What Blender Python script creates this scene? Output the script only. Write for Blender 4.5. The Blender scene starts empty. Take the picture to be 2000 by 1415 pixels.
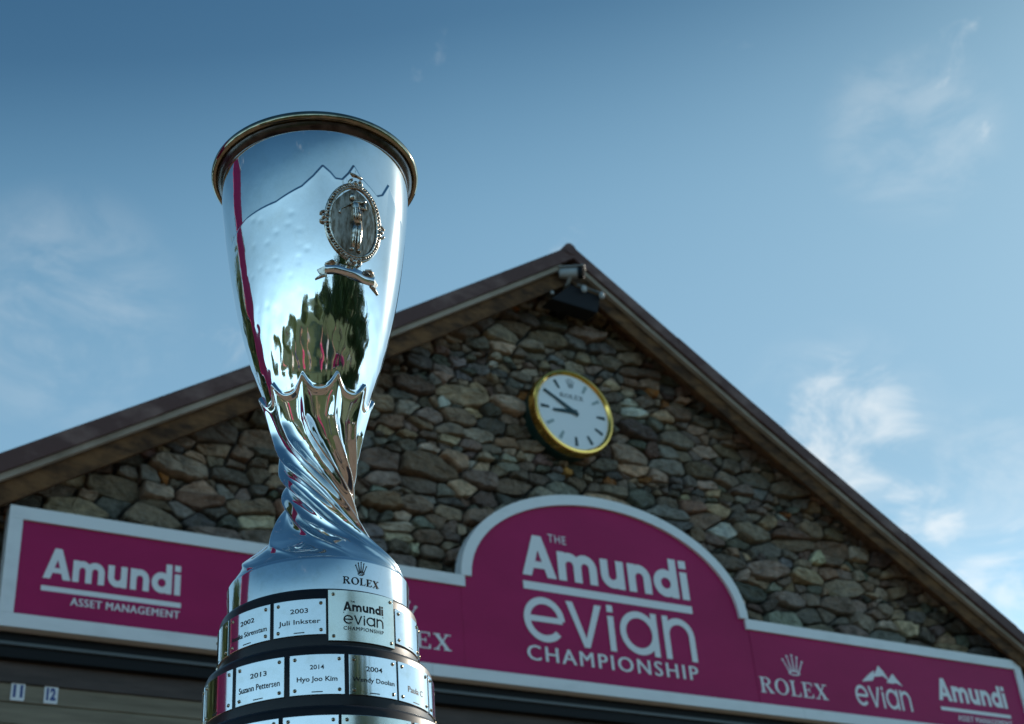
import bpy, bmesh, math, random
import numpy as np
from mathutils import Vector, Matrix
random.seed(7); rng = np.random.default_rng(11)
R = math.radians
sc = bpy.context.scene
C = sc.collection

# ------------------------------------------------------------------ camera
# facade plane: y = 0, x to the right, z up; camera 1.0 m above the ground
CAMZ = 1.0
F_PX = 2799.08
YAW, PITCH, ROLL = R(-33.3926), R(30.6623), R(-5.0459)
CAM = Vector((-6.2128, -8.3183, CAMZ))
def cam_axes():
    cy, sy, cp, sp = math.cos(YAW), math.sin(YAW), math.cos(PITCH), math.sin(PITCH)
    f = Vector((-sy*cp, cy*cp, sp)); r0 = Vector((cy, sy, 0)); u0 = r0.cross(f)
    cr, sr = math.cos(ROLL), math.sin(ROLL)
    return r0*cr + u0*sr, -r0*sr + u0*cr, f
CR, CU, CF = cam_axes()
def project(p):
    d = Vector(p) - CAM; w = d.dot(CF)
    return 1000 + F_PX*d.dot(CR)/w, 707.5 - F_PX*d.dot(CU)/w
def view_dir(x, y):
    return (CF + CR*((x-1000)/F_PX) - CU*((y-707.5)/F_PX)).normalized()
cd = bpy.data.cameras.new('camera'); cam = bpy.data.objects.new('camera', cd); C.objects.link(cam)
m = Matrix.Identity(4)
for i in range(3):
    m[i][0], m[i][1], m[i][2], m[i][3] = CR[i], CU[i], -CF[i], CAM[i]
cam.matrix_world = m
cd.sensor_width = 36; cd.lens = F_PX*36/2000; cd.clip_start = .05; cd.clip_end = 3000
cd.dof.use_dof = True; cd.dof.focus_distance = 1.37; cd.dof.aperture_fstop = 15
sc.camera = cam

# ------------------------------------------------------------------ light
SUN_AZ, SUN_EL = R(81), R(28)           # azimuth from +y towards +x
sd = Vector((math.sin(SUN_AZ)*math.cos(SUN_EL), math.cos(SUN_AZ)*math.cos(SUN_EL), math.sin(SUN_EL)))
sl = bpy.data.lights.new('sun', 'SUN'); sl.energy = 2.2; sl.angle = R(.53); sl.color = (1, .9, .76)
so = bpy.data.objects.new('sun', sl); C.objects.link(so)
so.rotation_euler = (-sd).to_track_quat('-Z', 'Y').to_euler(); so.location = (20, 5, 30)
sc.view_settings.view_transform = 'Standard'; sc.view_settings.look = 'None'
sc.view_settings.exposure = 0.95; sc.view_settings.gamma = 1

world = bpy.data.worlds.new('World'); sc.world = world; world.use_nodes = True
def build_world():
    nt = world.node_tree; N = nt.nodes; L = nt.links; N.clear()
    def n(t, **k):
        x = N.new(t)
        for a, b in k.items(): setattr(x, a, b)
        return x
    def math_(op, a, b=None, clamp=False):
        x = n('ShaderNodeMath', operation=op, use_clamp=clamp)
        for i, v in enumerate((a, b)):
            if v is None: continue
            if isinstance(v, (int, float)): x.inputs[i].default_value = v
            else: L.new(v, x.inputs[i])
        return x.outputs[0]
    sky = n('ShaderNodeTexSky', sky_type='NISHITA', sun_disc=False)
    sky.sun_elevation = SUN_EL; sky.sun_rotation = SUN_AZ
    sky.altitude = 500; sky.air_density = 1.0; sky.dust_density = .9; sky.ozone_density = 1.6
    tint = n('ShaderNodeMix', data_type='RGBA', blend_type='MULTIPLY'); tint.inputs[0].default_value = 1
    L.new(sky.outputs[0], tint.inputs[6]); tint.inputs[7].default_value = (.86, 1.02, 1.02, 1)
    tc = n('ShaderNodeTexCoord'); d = tc.outputs['Generated']
    # sky colour darkens towards the zenith and away from the sun
    sx = n('ShaderNodeSeparateXYZ'); L.new(d, sx.inputs[0])
    cr = n('ShaderNodeValToRGB'); 
    ds = n('ShaderNodeVectorMath', operation='DOT_PRODUCT'); L.new(d, ds.inputs[0]); ds.inputs[1].default_value = sd
    L.new(math_('ADD', sx.outputs['Z'], math_('MULTIPLY', math_('MAXIMUM', math_('SUBTRACT', .75, ds.outputs['Value']), 0.0), .15)), cr.inputs[0]); el = cr.color_ramp.elements; cr.color_ramp.interpolation = 'B_SPLINE'
    stops = ((0, (1.0, 1.0, .92)), (.28, (1.0, 1.0, .92)), (.46, (.74, .72, .66)), (.59, (.54, .62, .58)), (.70, (.055, .10, .13)), (1, (.09, .14, .17)))
    while len(el) < len(stops): el.new(.5)
    for e, (p, c) in zip(el, stops): e.position = p; e.color = (*c, 1)
    deep = n('ShaderNodeMix', data_type='RGBA', blend_type='MULTIPLY'); deep.inputs[0].default_value = 1
    L.new(tint.outputs[2], deep.inputs[6]); L.new(cr.outputs[0], deep.inputs[7])
    def vm(op, a, b):
        x = n('ShaderNodeVectorMath', operation=op)
        for i, q in enumerate((a, b)):
            if isinstance(q, tuple): x.inputs[i].default_value = q
            else: L.new(q, x.inputs[i])
        return x.outputs[0]
    soft = vm('MULTIPLY', vm('DIVIDE', deep.outputs[2], vm('ADD', vm('MULTIPLY', deep.outputs[2], (1/.8, 1/1.15, 1/1.46)), (1.0, 1.0, 1.0))), (1.98, 2.24, 2.32))
    # unseen low sky brightened to light the facade, and the glow round the sun
    hz = n('ShaderNodeMapRange', interpolation_type='SMOOTHSTEP'); L.new(sx.outputs['Z'], hz.inputs[0])
    hz.inputs[1].default_value = 0; hz.inputs[2].default_value = .43; hz.inputs[3].default_value = 2.9; hz.inputs[4].default_value = 1.0
    sc3 = n('ShaderNodeVectorMath', operation='SCALE'); L.new(soft, sc3.inputs[0]); L.new(hz.outputs[0], sc3.inputs[3])
    dpos = math_('MAXIMUM', ds.outputs['Value'], 0.0)
    glow = math_('ADD', math_('MULTIPLY', math_('POWER', dpos, 85.0), 6.0), math_('MULTIPLY', math_('POWER', dpos, 500.0), 30.0))
    gv = n('ShaderNodeVectorMath', operation='SCALE'); gv.inputs[0].default_value = (1, .95, .84); L.new(glow, gv.inputs[3])
    soft = vm('ADD', sc3.outputs[0], gv.outputs[0])
    # fine streaky vapour, the same all round the sky
    mp = n('ShaderNodeMapping'); mp.inputs['Scale'].default_value = (1, 1, 1.9); L.new(d, mp.inputs[0])
    n1 = n('ShaderNodeTexNoise'); n1.inputs['Scale'].default_value = 13; n1.inputs['Detail'].default_value = 9
    n1.inputs['Roughness'].default_value = .62; n1.inputs['Distortion'].default_value = .6; L.new(mp.outputs[0], n1.inputs['Vector'])
    n2 = n('ShaderNodeTexNoise'); n2.inputs['Scale'].default_value = 3.1; n2.inputs['Detail'].default_value = 4; L.new(mp.outputs[0], n2.inputs['Vector'])
    base = math_('ADD', math_('MULTIPLY', n1.outputs[0], .62), math_('MULTIPLY', n2.outputs[0], .38))
    bias = None
    # clouds that the photograph shows: pixel of the centre, angular radius, weight
    for x, y, rad, w in ((1815, 85, 2.3, .13), (1725, 245, 1.7, .11), (1870, 300, 2.0, .09), (1665, 835, 3.4, .22), (1805, 1000, 2.1, .22),
                         (1940, 930, 2.2, .14), (1965, 1150, 2.3, .22), (1990, 1060, 1.3, .2), (110, 590, 4.2, .075), (1435, 115, 1.0, .08), (420, 690, 1.6, .02)):
        c = view_dir(x, y)
        dp = n('ShaderNodeVectorMath', operation='DOT_PRODUCT'); L.new(d, dp.inputs[0]); dp.inputs[1].default_value = c
        mr = n('ShaderNodeMapRange', interpolation_type='SMOOTHSTEP'); L.new(dp.outputs['Value'], mr.inputs[0])
        mr.inputs[1].default_value = math.cos(R(rad)*1.25); mr.inputs[2].default_value = 1.0
        mr.inputs[3].default_value = 0; mr.inputs[4].default_value = w
        bias = mr.outputs[0] if bias is None else math_('MAXIMUM', bias, mr.outputs[0])
    tot = math_('ADD', base, bias)
    mk = n('ShaderNodeMapRange', interpolation_type='SMOOTHSTEP'); L.new(tot, mk.inputs[0])
    mk.inputs[1].default_value = .60; mk.inputs[2].default_value = .82; mk.inputs[3].default_value = 0; mk.inputs[4].default_value = .58
    # thin veil of vapour, broad and faint
    veil = None
    for x, y, rad, w in ((120, 610, 5.5, .13), (1780, 260, 4.0, .16), (1640, 860, 5.0, .20), (1930, 1000, 5.0, .20)):
        dp = n('ShaderNodeVectorMath', operation='DOT_PRODUCT'); L.new(d, dp.inputs[0]); dp.inputs[1].default_value = view_dir(x, y)
        mr = n('ShaderNodeMapRange', interpolation_type='SMOOTHSTEP'); L.new(dp.outputs['Value'], mr.inputs[0])
        mr.inputs[1].default_value = math.cos(R(rad)); mr.inputs[2].default_value = 1.0; mr.inputs[3].default_value = 0; mr.inputs[4].default_value = w
        veil = mr.outputs[0] if veil is None else math_('MAXIMUM', veil, mr.outputs[0])
    vn = n('ShaderNodeMapRange', interpolation_type='SMOOTHSTEP'); L.new(n1.outputs[0], vn.inputs[0]); vn.inputs[1].default_value = .36; vn.inputs[2].default_value = .68
    cover = math_('MAXIMUM', mk.outputs[0], math_('MULTIPLY', veil, vn.outputs[0]))
    mix = n('ShaderNodeMix', data_type='RGBA'); L.new(cover, mix.inputs[0]); L.new(soft, mix.inputs[6])
    mix.inputs[7].default_value = (3.75, 3.75, 3.65, 1)
    bg = n('ShaderNodeBackground'); L.new(mix.outputs[2], bg.inputs[0]); bg.inputs[1].default_value = .15
    out = n('ShaderNodeOutputWorld'); L.new(bg.outputs[0], out.inputs[0])
build_world()

# ------------------------------------------------------------------ helpers
def tag(o, label=None, cat=None, group=None, kind=None):
    if label: o['label'] = label
    if cat: o['category'] = cat
    if group: o['group'] = group
    if kind: o['kind'] = kind
    return o
def empty(name, loc=(0, 0, 0), rz=0):
    o = bpy.data.objects.new(name, None); C.objects.link(o); o.location = loc; o.rotation_euler = (0, 0, rz); o.empty_display_size = .1
    return o
def obj(name, verts, faces, mat, parent=None, smooth=False, loc=None):
    me = bpy.data.meshes.new(name); me.from_pydata([tuple(v) for v in verts], [], [tuple(f) for f in faces]); me.validate(); me.update()
    if mat: me.materials.append(mat)
    if smooth: me.shade_smooth()
    o = bpy.data.objects.new(name, me); C.objects.link(o)
    if parent: o.parent = parent
    if loc is not None: o.location = loc
    return o
class MB:
    def __init__(s): s.v = []; s.f = []
    def add(s, v, f):
        k = len(s.v); s.v += [tuple(x) for x in v]; s.f += [tuple(i+k for i in q) for q in f]; return s
    def box(s, x0, x1, y0, y1, z0, z1):
        v = [(x, y, z) for z in (z0, z1) for y in (y0, y1) for x in (x0, x1)]
        return s.add(v, [(0, 2, 3, 1), (4, 5, 7, 6), (0, 1, 5, 4), (2, 6, 7, 3), (0, 4, 6, 2), (1, 3, 7, 5)])
    def prism(s, poly, y0, y1):          # polygon in x,z (counter-clockwise seen from -y), front at y0
        n = len(poly); v = [(x, y0, z) for x, z in poly] + [(x, y1, z) for x, z in poly]
        f = [tuple(range(n)), tuple(range(2*n-1, n-1, -1))] + [(i, n+i, n+(i+1) % n, (i+1) % n) for i in range(n)]
        return s.add(v, f)
    def lathe(s, prof, n=48, c=(0, 0, 0), ax='z', a0=0, a1=2*math.pi):
        full = abs(a1-a0-2*math.pi) < 1e-6; k = n if full else n+1; v = []
        for r, z in prof:
            for i in range(k):
                a = a0 + (a1-a0)*i/n; x, y = r*math.cos(a), r*math.sin(a)
                v.append((c[0]+x, c[1]+y, c[2]+z) if ax == 'z' else (c[0]+x, c[1]+z, c[2]+y))
        f = []
        for j in range(len(prof)-1):
            for i in range(n):
                q = (j*k+i, j*k+(i+1) % k, (j+1)*k+(i+1) % k, (j+1)*k+i)
                f.append(q if ax == 'z' else q[::-1])
        return s.add(v, f)
    def tube(s, pts, rads, n=8, cap=True):
        pts = [Vector(p) for p in pts]; v = []; f = []; prev = None
        for i, p in enumerate(pts):
            t = (pts[min(i+1, len(pts)-1)] - pts[max(i-1, 0)]).normalized()
            a = prev if prev is not None else (Vector((0, 0, 1)) if abs(t.z) < .9 else Vector((1, 0, 0)))
            a = (a - t*a.dot(t)).normalized(); prev = a; b = t.cross(a)
            rr = rads if isinstance(rads, (int, float)) else rads[i]
            for k in range(n):
                q = 2*math.pi*k/n; v.append(p + a*math.cos(q)*rr + b*math.sin(q)*rr)
        for i in range(len(pts)-1):
            for k in range(n): f.append((i*n+k, i*n+(k+1) % n, (i+1)*n+(k+1) % n, (i+1)*n+k))
        if cap: f += [tuple(range(n-1, -1, -1)), tuple(range((len(pts)-1)*n, len(pts)*n))]
        return s.add(v, f)
    def ball(s, c, r, nu=10, nv=6):
        rx, ry, rz = (r, r, r) if isinstance(r, (int, float)) else r
        v = [(c[0], c[1], c[2]-rz)]
        for j in range(1, nv):
            a = -math.pi/2 + math.pi*j/nv
            for i in range(nu):
                b = 2*math.pi*i/nu; v.append((c[0]+rx*math.cos(a)*math.cos(b), c[1]+ry*math.cos(a)*math.sin(b), c[2]+rz*math.sin(a)))
        v.append((c[0], c[1], c[2]+rz)); e = len(v)-1; f = []
        for i in range(nu):
            f.append((0, 1+(i+1) % nu, 1+i)); f.append((e, e-nu+i, e-nu+(i+1) % nu))
            for j in range(nv-2): f.append((1+j*nu+i, 1+j*nu+(i+1) % nu, 1+(j+1)*nu+(i+1) % nu, 1+(j+1)*nu+i))
        return s.add(v, f)
    def map(s, fn): s.v = [tuple(fn(*p)) for p in s.v]; return s
    def build(s, name, mat, parent=None, smooth=False, loc=None): return obj(name, s.v, s.f, mat, parent, smooth, loc)
def smooth_angle(o, deg=35):
    me = o.data
    bm = bmesh.new(); bm.from_mesh(me)
    for e in bm.edges:
        if len(e.link_faces) == 2 and e.calc_face_angle(0) > R(deg): e.smooth = False
    bm.to_mesh(me); bm.free(); me.shade_smooth()
    bm = bmesh.new(); bm.from_mesh(me)
    for e in bm.edges: e.smooth = not (len(e.link_faces) == 2 and e.calc_face_angle(0) > R(deg))
    bm.to_mesh(me); bm.free()
    return o

# ------------------------------------------------------------------ materials
def mat(name, col, rough=.6, metal=0, noise=None, bump=None, spec=None, coat=0):
    """noise: (scale, second colour, contrast lo, hi); bump: (scale, strength, distance)"""
    m_ = bpy.data.materials.new(name); m_.use_nodes = True; nt = m_.node_tree; N = nt.nodes; L = nt.links
    b = N['Principled BSDF']; b.inputs['Base Color'].default_value = (*col, 1); b.inputs['Roughness'].default_value = rough; b.inputs['Metallic'].default_value = metal
    if spec is not None: b.inputs['Specular IOR Level'].default_value = spec
    if coat: b.inputs['Coat Weight'].default_value = coat; b.inputs['Coat Roughness'].default_value = .12
    g = N.new('ShaderNodeNewGeometry')
    if noise:
        t = N.new('ShaderNodeTexNoise'); t.inputs['Detail'].default_value = 6; t.inputs['Roughness'].default_value = .6
        sc_ = noise[0]
        mp = N.new('ShaderNodeMapping'); mp.inputs['Scale'].default_value = sc_ if isinstance(sc_, tuple) else (sc_,)*3
        t.inputs['Scale'].default_value = 1; L.new(g.outputs['Position'], mp.inputs[0]); L.new(mp.outputs[0], t.inputs['Vector'])
        mr = N.new('ShaderNodeMapRange'); mr.inputs[1].default_value = noise[2]; mr.inputs[2].default_value = noise[3]; L.new(t.outputs[0], mr.inputs[0])
        mx = N.new('ShaderNodeMix'); mx.data_type = 'RGBA'; L.new(mr.outputs[0], mx.inputs[0]); mx.inputs[6].default_value = (*col, 1); mx.inputs[7].default_value = (*noise[1], 1)
        L.new(mx.outputs[2], b.inputs['Base Color'])
    if bump:
        t = N.new('ShaderNodeTexNoise'); t.inputs['Detail'].default_value = 5; s_ = bump[0]
        mp = N.new('ShaderNodeMapping'); mp.inputs['Scale'].default_value = s_ if isinstance(s_, tuple) else (s_,)*3
        t.inputs['Scale'].default_value = 1; L.new(g.outputs['Position'], mp.inputs[0]); L.new(mp.outputs[0], t.inputs['Vector'])
        bp = N.new('ShaderNodeBump'); bp.inputs['Strength'].default_value = bump[1]; bp.inputs['Distance'].default_value = bump[2]
        L.new(t.outputs[0], bp.inputs['Height']); L.new(bp.outputs[0], b.inputs['Normal'])
    return m_
M = {}
M['silver'] = mat('polished_silver', (.83, .83, .81), .05, 1, noise=((60, 60, 40), (.77, .76, .72), .45, .75), bump=((55, 55, 35), .05, .002))
_b = M['silver'].node_tree.nodes['Principled BSDF']; _b.inputs['Coat Weight'].default_value = .3; _b.inputs['Coat Roughness'].default_value = .12   # coat added to spread a soft halo round the sun's reflection
M['collar'] = mat('collar_silver', (.92, .92, .91), .06, 1, noise=((60, 60, 60), (.86, .86, .84), .5, .75))
M['satin'] = mat('plate_silver', (.92, .92, .90), .09, 1, noise=((90, 90, 90), (.80, .79, .74), .5, .8))
M['brass_plate'] = mat('pale_gilt_plate', (.90, .88, .76), .16, 1, noise=((60, 60, 60), (.80, .76, .62), .45, .75))
M['antique'] = mat('antique_silver', (.40, .35, .29), .36, 1, noise=((260, 260, 60), (.16, .12, .08), .42, .62))
M['relief'] = mat('worn_silver_relief', (.72, .68, .60), .27, 1, noise=((260, 260, 260), (.24, .18, .11), .44, .62))
M['rim'] = mat('rim_silver', (.34, .31, .22), .07, 1, noise=((70, 70, 70), (.20, .18, .11), .45, .75))
M['lacquer'] = mat('black_lacquer', (.010, .009, .010), .34, 0, noise=((40, 40, 90), (.020, .016, .015), .45, .7), coat=.12, spec=.3)
M['ink'] = mat('engraving_black', (.015, .015, .018), .6)
M['screw'] = mat('screw_brass', (.55, .45, .30), .3, 1)
M['slot'] = mat('screw_slot', (.02, .02, .02), .7)
M['sign_red'] = mat('magenta_panel', (.42, .017, .112), .55, 0, noise=((1.2, 1.2, 2.5), (.36, .014, .095), .35, .65), bump=((2.5, 2.5, 2.5), .06, .02), spec=.18)
M['sign_white'] = mat('white_vinyl', (.80, .80, .80), .5)
M['frame_white'] = mat('white_frame_paint', (.78, .80, .80), .45, 0, noise=((3, 3, 8), (.68, .70, .70), .5, .75))
M['flashing'] = mat('brown_metal_flashing', (.105, .055, .048), .6, 0, noise=((3.5, 3.5, 6), (.22, .14, .12), .48, .74), bump=((7, 3, 7), .3, .02), spec=.2)
M['batten'] = mat('grey_weathered_batten', (.40, .33, .26), .75, 0, noise=((3, 20, 3), (.24, .19, .14), .4, .65))
M['barge'] = mat('brown_stained_board', (.17, .085, .036), .7, 0, noise=((5, 14, 11), (.05, .026, .014), .36, .62), bump=((14, 30, 30), .6, .02), spec=.15)
M['soffit'] = mat('dark_soffit_wood', (.16, .09, .045), .75, 0, noise=((8, 3, 8), (.075, .044, .025), .4, .65))
M['tile'] = mat('roof_tile_brown', (.10, .06, .048), .7, 0, noise=((3, 3, 3), (.06, .04, .036), .4, .65))
M['mortar'] = mat('dark_mortar', (.085, .075, .06), .95, 0, noise=((9, 9, 9), (.05, .045, .038), .4, .65), bump=((40, 40, 40), .5, .02))
M['rail'] = mat('black_steel_rail', (.010, .011, .012), .6, 0, spec=.2)
M['rail_edge'] = mat('grey_rail_lip', (.10, .11, .11), .5, .3)
M['lintel'] = mat('dark_brown_lintel', (.085, .062, .052), .7, 0, noise=((2, 8, 14), (.05, .036, .03), .4, .65), bump=((6, 6, 40), .25, .01))
M['plank'] = mat('pale_weathered_plank', (.25, .215, .15), .75, 0, noise=((1.6, 8, 16), (.15, .125, .085), .38, .68), bump=((5, 5, 50), .3, .008))
M['gold'] = mat('polished_gold', (.86, .52, .13), .16, 1)
M['green'] = mat('dark_green_enamel', (.006, .032, .026), .3, 0, coat=.3)
M['dial'] = mat('white_dial', (.80, .83, .84), .5)
M['hand'] = mat('dark_green_hand', (.006, .04, .045), .45)
M['index'] = mat('pale_green_index', (.30, .38, .38), .5)
M['camwhite'] = mat('white_housing', (.36, .38, .38), .5)
M['black'] = mat('black_plastic', (.012, .013, .015), .7, spec=.15)
M['glass'] = mat('dark_lens_glass', (.01, .012, .014), .3)
M['navy'] = mat('dark_blue_housing', (.010, .010, .012), .65, spec=.2)
M['grass'] = mat('lawn', (.055, .085, .016), .9, 0, noise=((1.3, 1.3, 1.3), (.085, .105, .024), .35, .68), bump=((30, 30, 30), .6, .04))
M['gravel'] = mat('brown_gravel_path', (.24, .17, .12), .9, 0, noise=((3, 3, 3), (.17, .12, .085), .35, .65), bump=((60, 60, 60), .5, .02))
M['leaf'] = mat('leaf', (.045, .085, .022), .55, 0, noise=((.7, .7, .7), (.085, .12, .03), .35, .65))
M['bark'] = mat('bark', (.10, .075, .055), .9, 0, bump=((20, 20, 4), .6, .03))
M['plinth'] = mat('plinth_cloth_black', (.02, .02, .022), .8)
M['enumplate'] = mat('white_enamel_plate', (.78, .79, .80), .35)
M['enumblue'] = mat('blue_enamel_digit', (.02, .05, .22), .4)
def stone_material():
    m_ = bpy.data.materials.new('rubble_stone'); m_.use_nodes = True; nt = m_.node_tree; N = nt.nodes; L = nt.links
    b = N['Principled BSDF']; b.inputs['Roughness'].default_value = .85
    at = N.new('ShaderNodeAttribute'); at.attribute_name = 'tone'
    g = N.new('ShaderNodeNewGeometry')
    def noise(s, det=6, ro=.62):
        t = N.new('ShaderNodeTexNoise'); t.inputs['Scale'].default_value = s; t.inputs['Detail'].default_value = det; t.inputs['Roughness'].default_value = ro
        L.new(g.outputs['Position'], t.inputs['Vector']); return t.outputs[0]
    def rng_(x, a, b_, c, d):
        r = N.new('ShaderNodeMapRange'); L.new(x, r.inputs[0])
        for i, v in enumerate((a, b_, c, d)): r.inputs[1+i].default_value = v
        return r.outputs[0]
    hs = N.new('ShaderNodeHueSaturation'); L.new(at.outputs['Color'], hs.inputs['Color']); L.new(rng_(noise(13), .3, .7, .55, 1.5), hs.inputs['Value'])
    mx = N.new('ShaderNodeMix'); mx.data_type = 'RGBA'; L.new(rng_(noise(34, 8, .7), .55, .72, 0, .6), mx.inputs[0]); L.new(hs.outputs[0], mx.inputs[6]); mx.inputs[7].default_value = (.36, .34, .29, 1)
    mx2 = N.new('ShaderNodeMix'); mx2.data_type = 'RGBA'; L.new(rng_(noise(7), .56, .72, 0, .55), mx2.inputs[0]); L.new(mx.outputs[2], mx2.inputs[6]); mx2.inputs[7].default_value = (.10, .07, .035, 1)
    L.new(mx2.outputs[2], b.inputs['Base Color'])
    bp = N.new('ShaderNodeBump'); bp.inputs['Strength'].default_value = 1.0; bp.inputs['Distance'].default_value = .05; L.new(noise(20, 9, .7), bp.inputs['Height']); L.new(bp.outputs[0], b.inputs['Normal'])
    return m_
M['stone'] = stone_material()

# ------------------------------------------------------------------ lettering
def text_mesh(s, size=1.0, bold=0.0, spacing=1.0, extrude=.0):
    """text in the built-in face, as verts (x, y up) with its left bottom at 0"""
    cu = bpy.data.curves.new('t', 'FONT'); cu.body = s; cu.size = size; cu.offset = bold; cu.space_character = spacing; cu.extrude = 0; cu.resolution_u = 3; cu.fill_mode = 'FRONT'
    o = bpy.data.objects.new('t', cu); C.objects.link(o)
    dg = bpy.context.evaluated_depsgraph_get(); me = bpy.data.meshes.new_from_object(o.evaluated_get(dg))
    v = [(p.co.x, p.co.y) for p in me.vertices]; f = [tuple(p.vertices) for p in me.polygons]
    bpy.data.objects.remove(o); bpy.data.curves.remove(cu); bpy.data.meshes.remove(me)
    return v, f
def fit(vf, x0, x1, z0, z1):
    """scale a glyph run to a box"""
    v, f = vf; xs = [p[0] for p in v]; ys = [p[1] for p in v]
    ax, bx, ay, by = min(xs), max(xs), min(ys), max(ys)
    return [(x0+(p[0]-ax)/(bx-ax)*(x1-x0), z0+(p[1]-ay)/(by-ay)*(z1-z0)) for p in v], f
def merge(*runs):
    V = []; Fs = []
    for v, f in runs:
        k = len(V); V += list(v); Fs += [tuple(i+k for i in q) for q in f]
    return V, Fs
def rect(x0, x1, y0, y1): return [(x0, y0), (x1, y0), (x1, y1), (x0, y1)], [(0, 1, 2, 3)]
def poly(*p): return list(p), [tuple(range(len(p)))]
def ring(cx, cy, ro, ri, a0=0, a1=360, n=28):
    rox, roy = ro if isinstance(ro, tuple) else (ro, ro); rix, riy = ri if isinstance(ri, tuple) else (ri, ri)
    v = []; f = []
    for i in range(n+1):
        a = R(a0+(a1-a0)*i/n); c, s = math.cos(a), math.sin(a); v += [(cx+rox*c, cy+roy*s), (cx+rix*c, cy+riy*s)]
    for i in range(n): f.append((2*i, 2*i+2, 2*i+3, 2*i+1))
    return v, f
def disc(cx, cy, r, n=14): return [(cx+r*math.cos(2*math.pi*i/n), cy+r*math.sin(2*math.pi*i/n)) for i in range(n)], [tuple(range(n))]
def shift(vf, dx, sx=1.0): return [(p[0]*sx+dx, p[1]) for p in vf[0]], vf[1]
def glyphs_light():
    """round light lower-case letters e v i a n, x-height 1"""
    w = .155
    e = merge(ring(.5, .5, .5, .5-w, 28, 322, 30), rect(.10, .955, .455, .455+.13))
    e = merge(ring(.5, .5, .5, .5-w, 0, 318, 34), rect(w*.9, 1-w*.4, .44, .57))
    v = merge(poly((0, 1), (.38, 0), (.52, 0), (.17, 1)), poly((.73, 1), (.90, 1), (.52, 0), (.38, 0)))
    i = merge(rect(0, w, 0, .80), rect(0, w, .89, 1.05))
    a = merge(ring(.5, .5, .5, .5-w, 0, 360, 36), rect(1-w, 1, 0, 1))
    n_ = merge(ring(.42, .56, .42+.0, .42-w, 0, 180, 20), rect(0, w, 0, 1), rect(.84-w, .84, 0, .56))
    return merge(e, shift(v, 1.06), shift(i, 2.10), shift(a, 2.40), shift(n_, 3.56))
def glyphs_bold():
    """heavy sans A m u n d i, x-height 1"""
    w = .30
    A = merge(poly((0, 0), (.34, 0), (.80, 1.42), (.47, 1.42)), poly((.93, 0), (1.28, 0), (.80, 1.42), (.47, 1.42)), rect(.30, .98, .28, .52))
    def arch(x0, wd): return merge(ring(x0+wd/2, 1-wd/2, wd/2, wd/2-w, 0, 180, 16), rect(x0+wd-w, x0+wd, 0, 1-wd/2+.001))
    m_ = merge(rect(0, w, 0, 1), arch(0, .90), arch(.60, .90))
    u = merge(ring(.46, .46, .46, .46-w, 180, 360, 18), rect(0, w, .46, 1), rect(.92-w, .92, 0, 1))
    n_ = merge(rect(0, w, 0, 1), arch(0, .92))
    d = merge(ring(.50, .5, .5, .5-w, 0, 360, 32), rect(1-w, 1, 0, 1.42))
    i = merge(rect(0, w, 0, 1), rect(0, w, 1.13, 1.42))
    return merge(A, shift(m_, 1.36), shift(u, 3.02), shift(n_, 4.10), shift(d, 5.14), shift(i, 6.27))
def glyphs_serif():
    """R O L E X with serifs, height 1"""
    t, s = .17, .07
    Rr = merge(rect(.09, .09+t, 0, 1), rect(0, .36, 0, s), rect(0, .42, 1-s, 1), ring(.42, .755, (.30, .245), (.14, .175), -90, 90, 16), rect(.2, .43, .51, .58),
               poly((.34, .52), (.50, .52), (.82, s), (.62, s)), rect(.58, .90, 0, s), rect(.2, .43, 1-s, 1))
    O = ring(.47, .5, (.47, .52), (.29, .45), 0, 360, 36)
    L_ = merge(rect(.09, .09+t, 0, 1), rect(0, .36, 1-s, 1), rect(0, .68, 0, s), poly((.60, s), (.68, s), (.68, .30), (.64, .30)))
    E_ = merge(rect(.09, .09+t, 0, 1), rect(0, .70, 1-s, 1), rect(0, .72, 0, s), rect(.2, .5, .475, .475+s), poly((.62, 1-s), (.62+.03, .74), (.70, .74), (.70, 1-s)),
               poly((.62, s), (.72, s), (.72, .28), (.67, .28)), rect(.46, .51, .36, .66))
    X = merge(poly((.04, 1), (.25, 1), (.82, 0), (.61, 0)), poly((.66, 1), (.74, 1), (.18, 0), (.09, 0)), rect(0, .34, 1-s, 1), rect(.54, .86, 1-s, 1), rect(0, .30, 0, s), rect(.50, .88, 0, s))
    return merge(Rr, shift(O, .98), shift(L_, 2.04), shift(E_, 2.86), shift(X, 3.72))
def glyph_crown():
    """five-pointed crown, box 1 x 1.15"""
    out = []
    tips = [(.0, .78), (.24, .98), (.5, 1.06), (.76, .98), (1.0, .78)]
    foot = [(.26, .36), (.38, .42), (.5, .44), (.62, .42), (.74, .36)]
    for (tx, ty), (fx, fy) in zip(tips, foot):
        dx, dy = tx-fx, ty-fy; l = math.hypot(dx, dy); nx, ny = -dy/l, dx/l; w0, w1 = .062, .022
        lx, ly = .5+(fx-.5)*1.0, .22
        out.append(poly((lx-.036, ly), (lx+.036, ly), (tx-nx*w1, ty-ny*w1), (tx+nx*w1, ty+ny*w1)))
        out.append(disc(tx, ty, .055))
    out.append(ring(.5, .15, (.30, .13), (.21, .065), 0, 360, 28))
    return merge(*out)
def glyph_peaks():
    return merge(poly((0, 0), (.22, .42), (.40, .70), (.37, .30), (.31, .12)), poly((.33, .34), (.47, .72), (.55, 1.0), (.67, .72), (.80, .22), (.62, .46), (.52, .40)), poly((.70, .12), (.86, .52), (.93, .66), (1.0, .42), (1.15, .02), (.98, .16), (.86, .10)))
GL, GB, GS, GC, GP = glyphs_light(), glyphs_bold(), glyphs_serif(), glyph_crown(), glyph_peaks()
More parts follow.
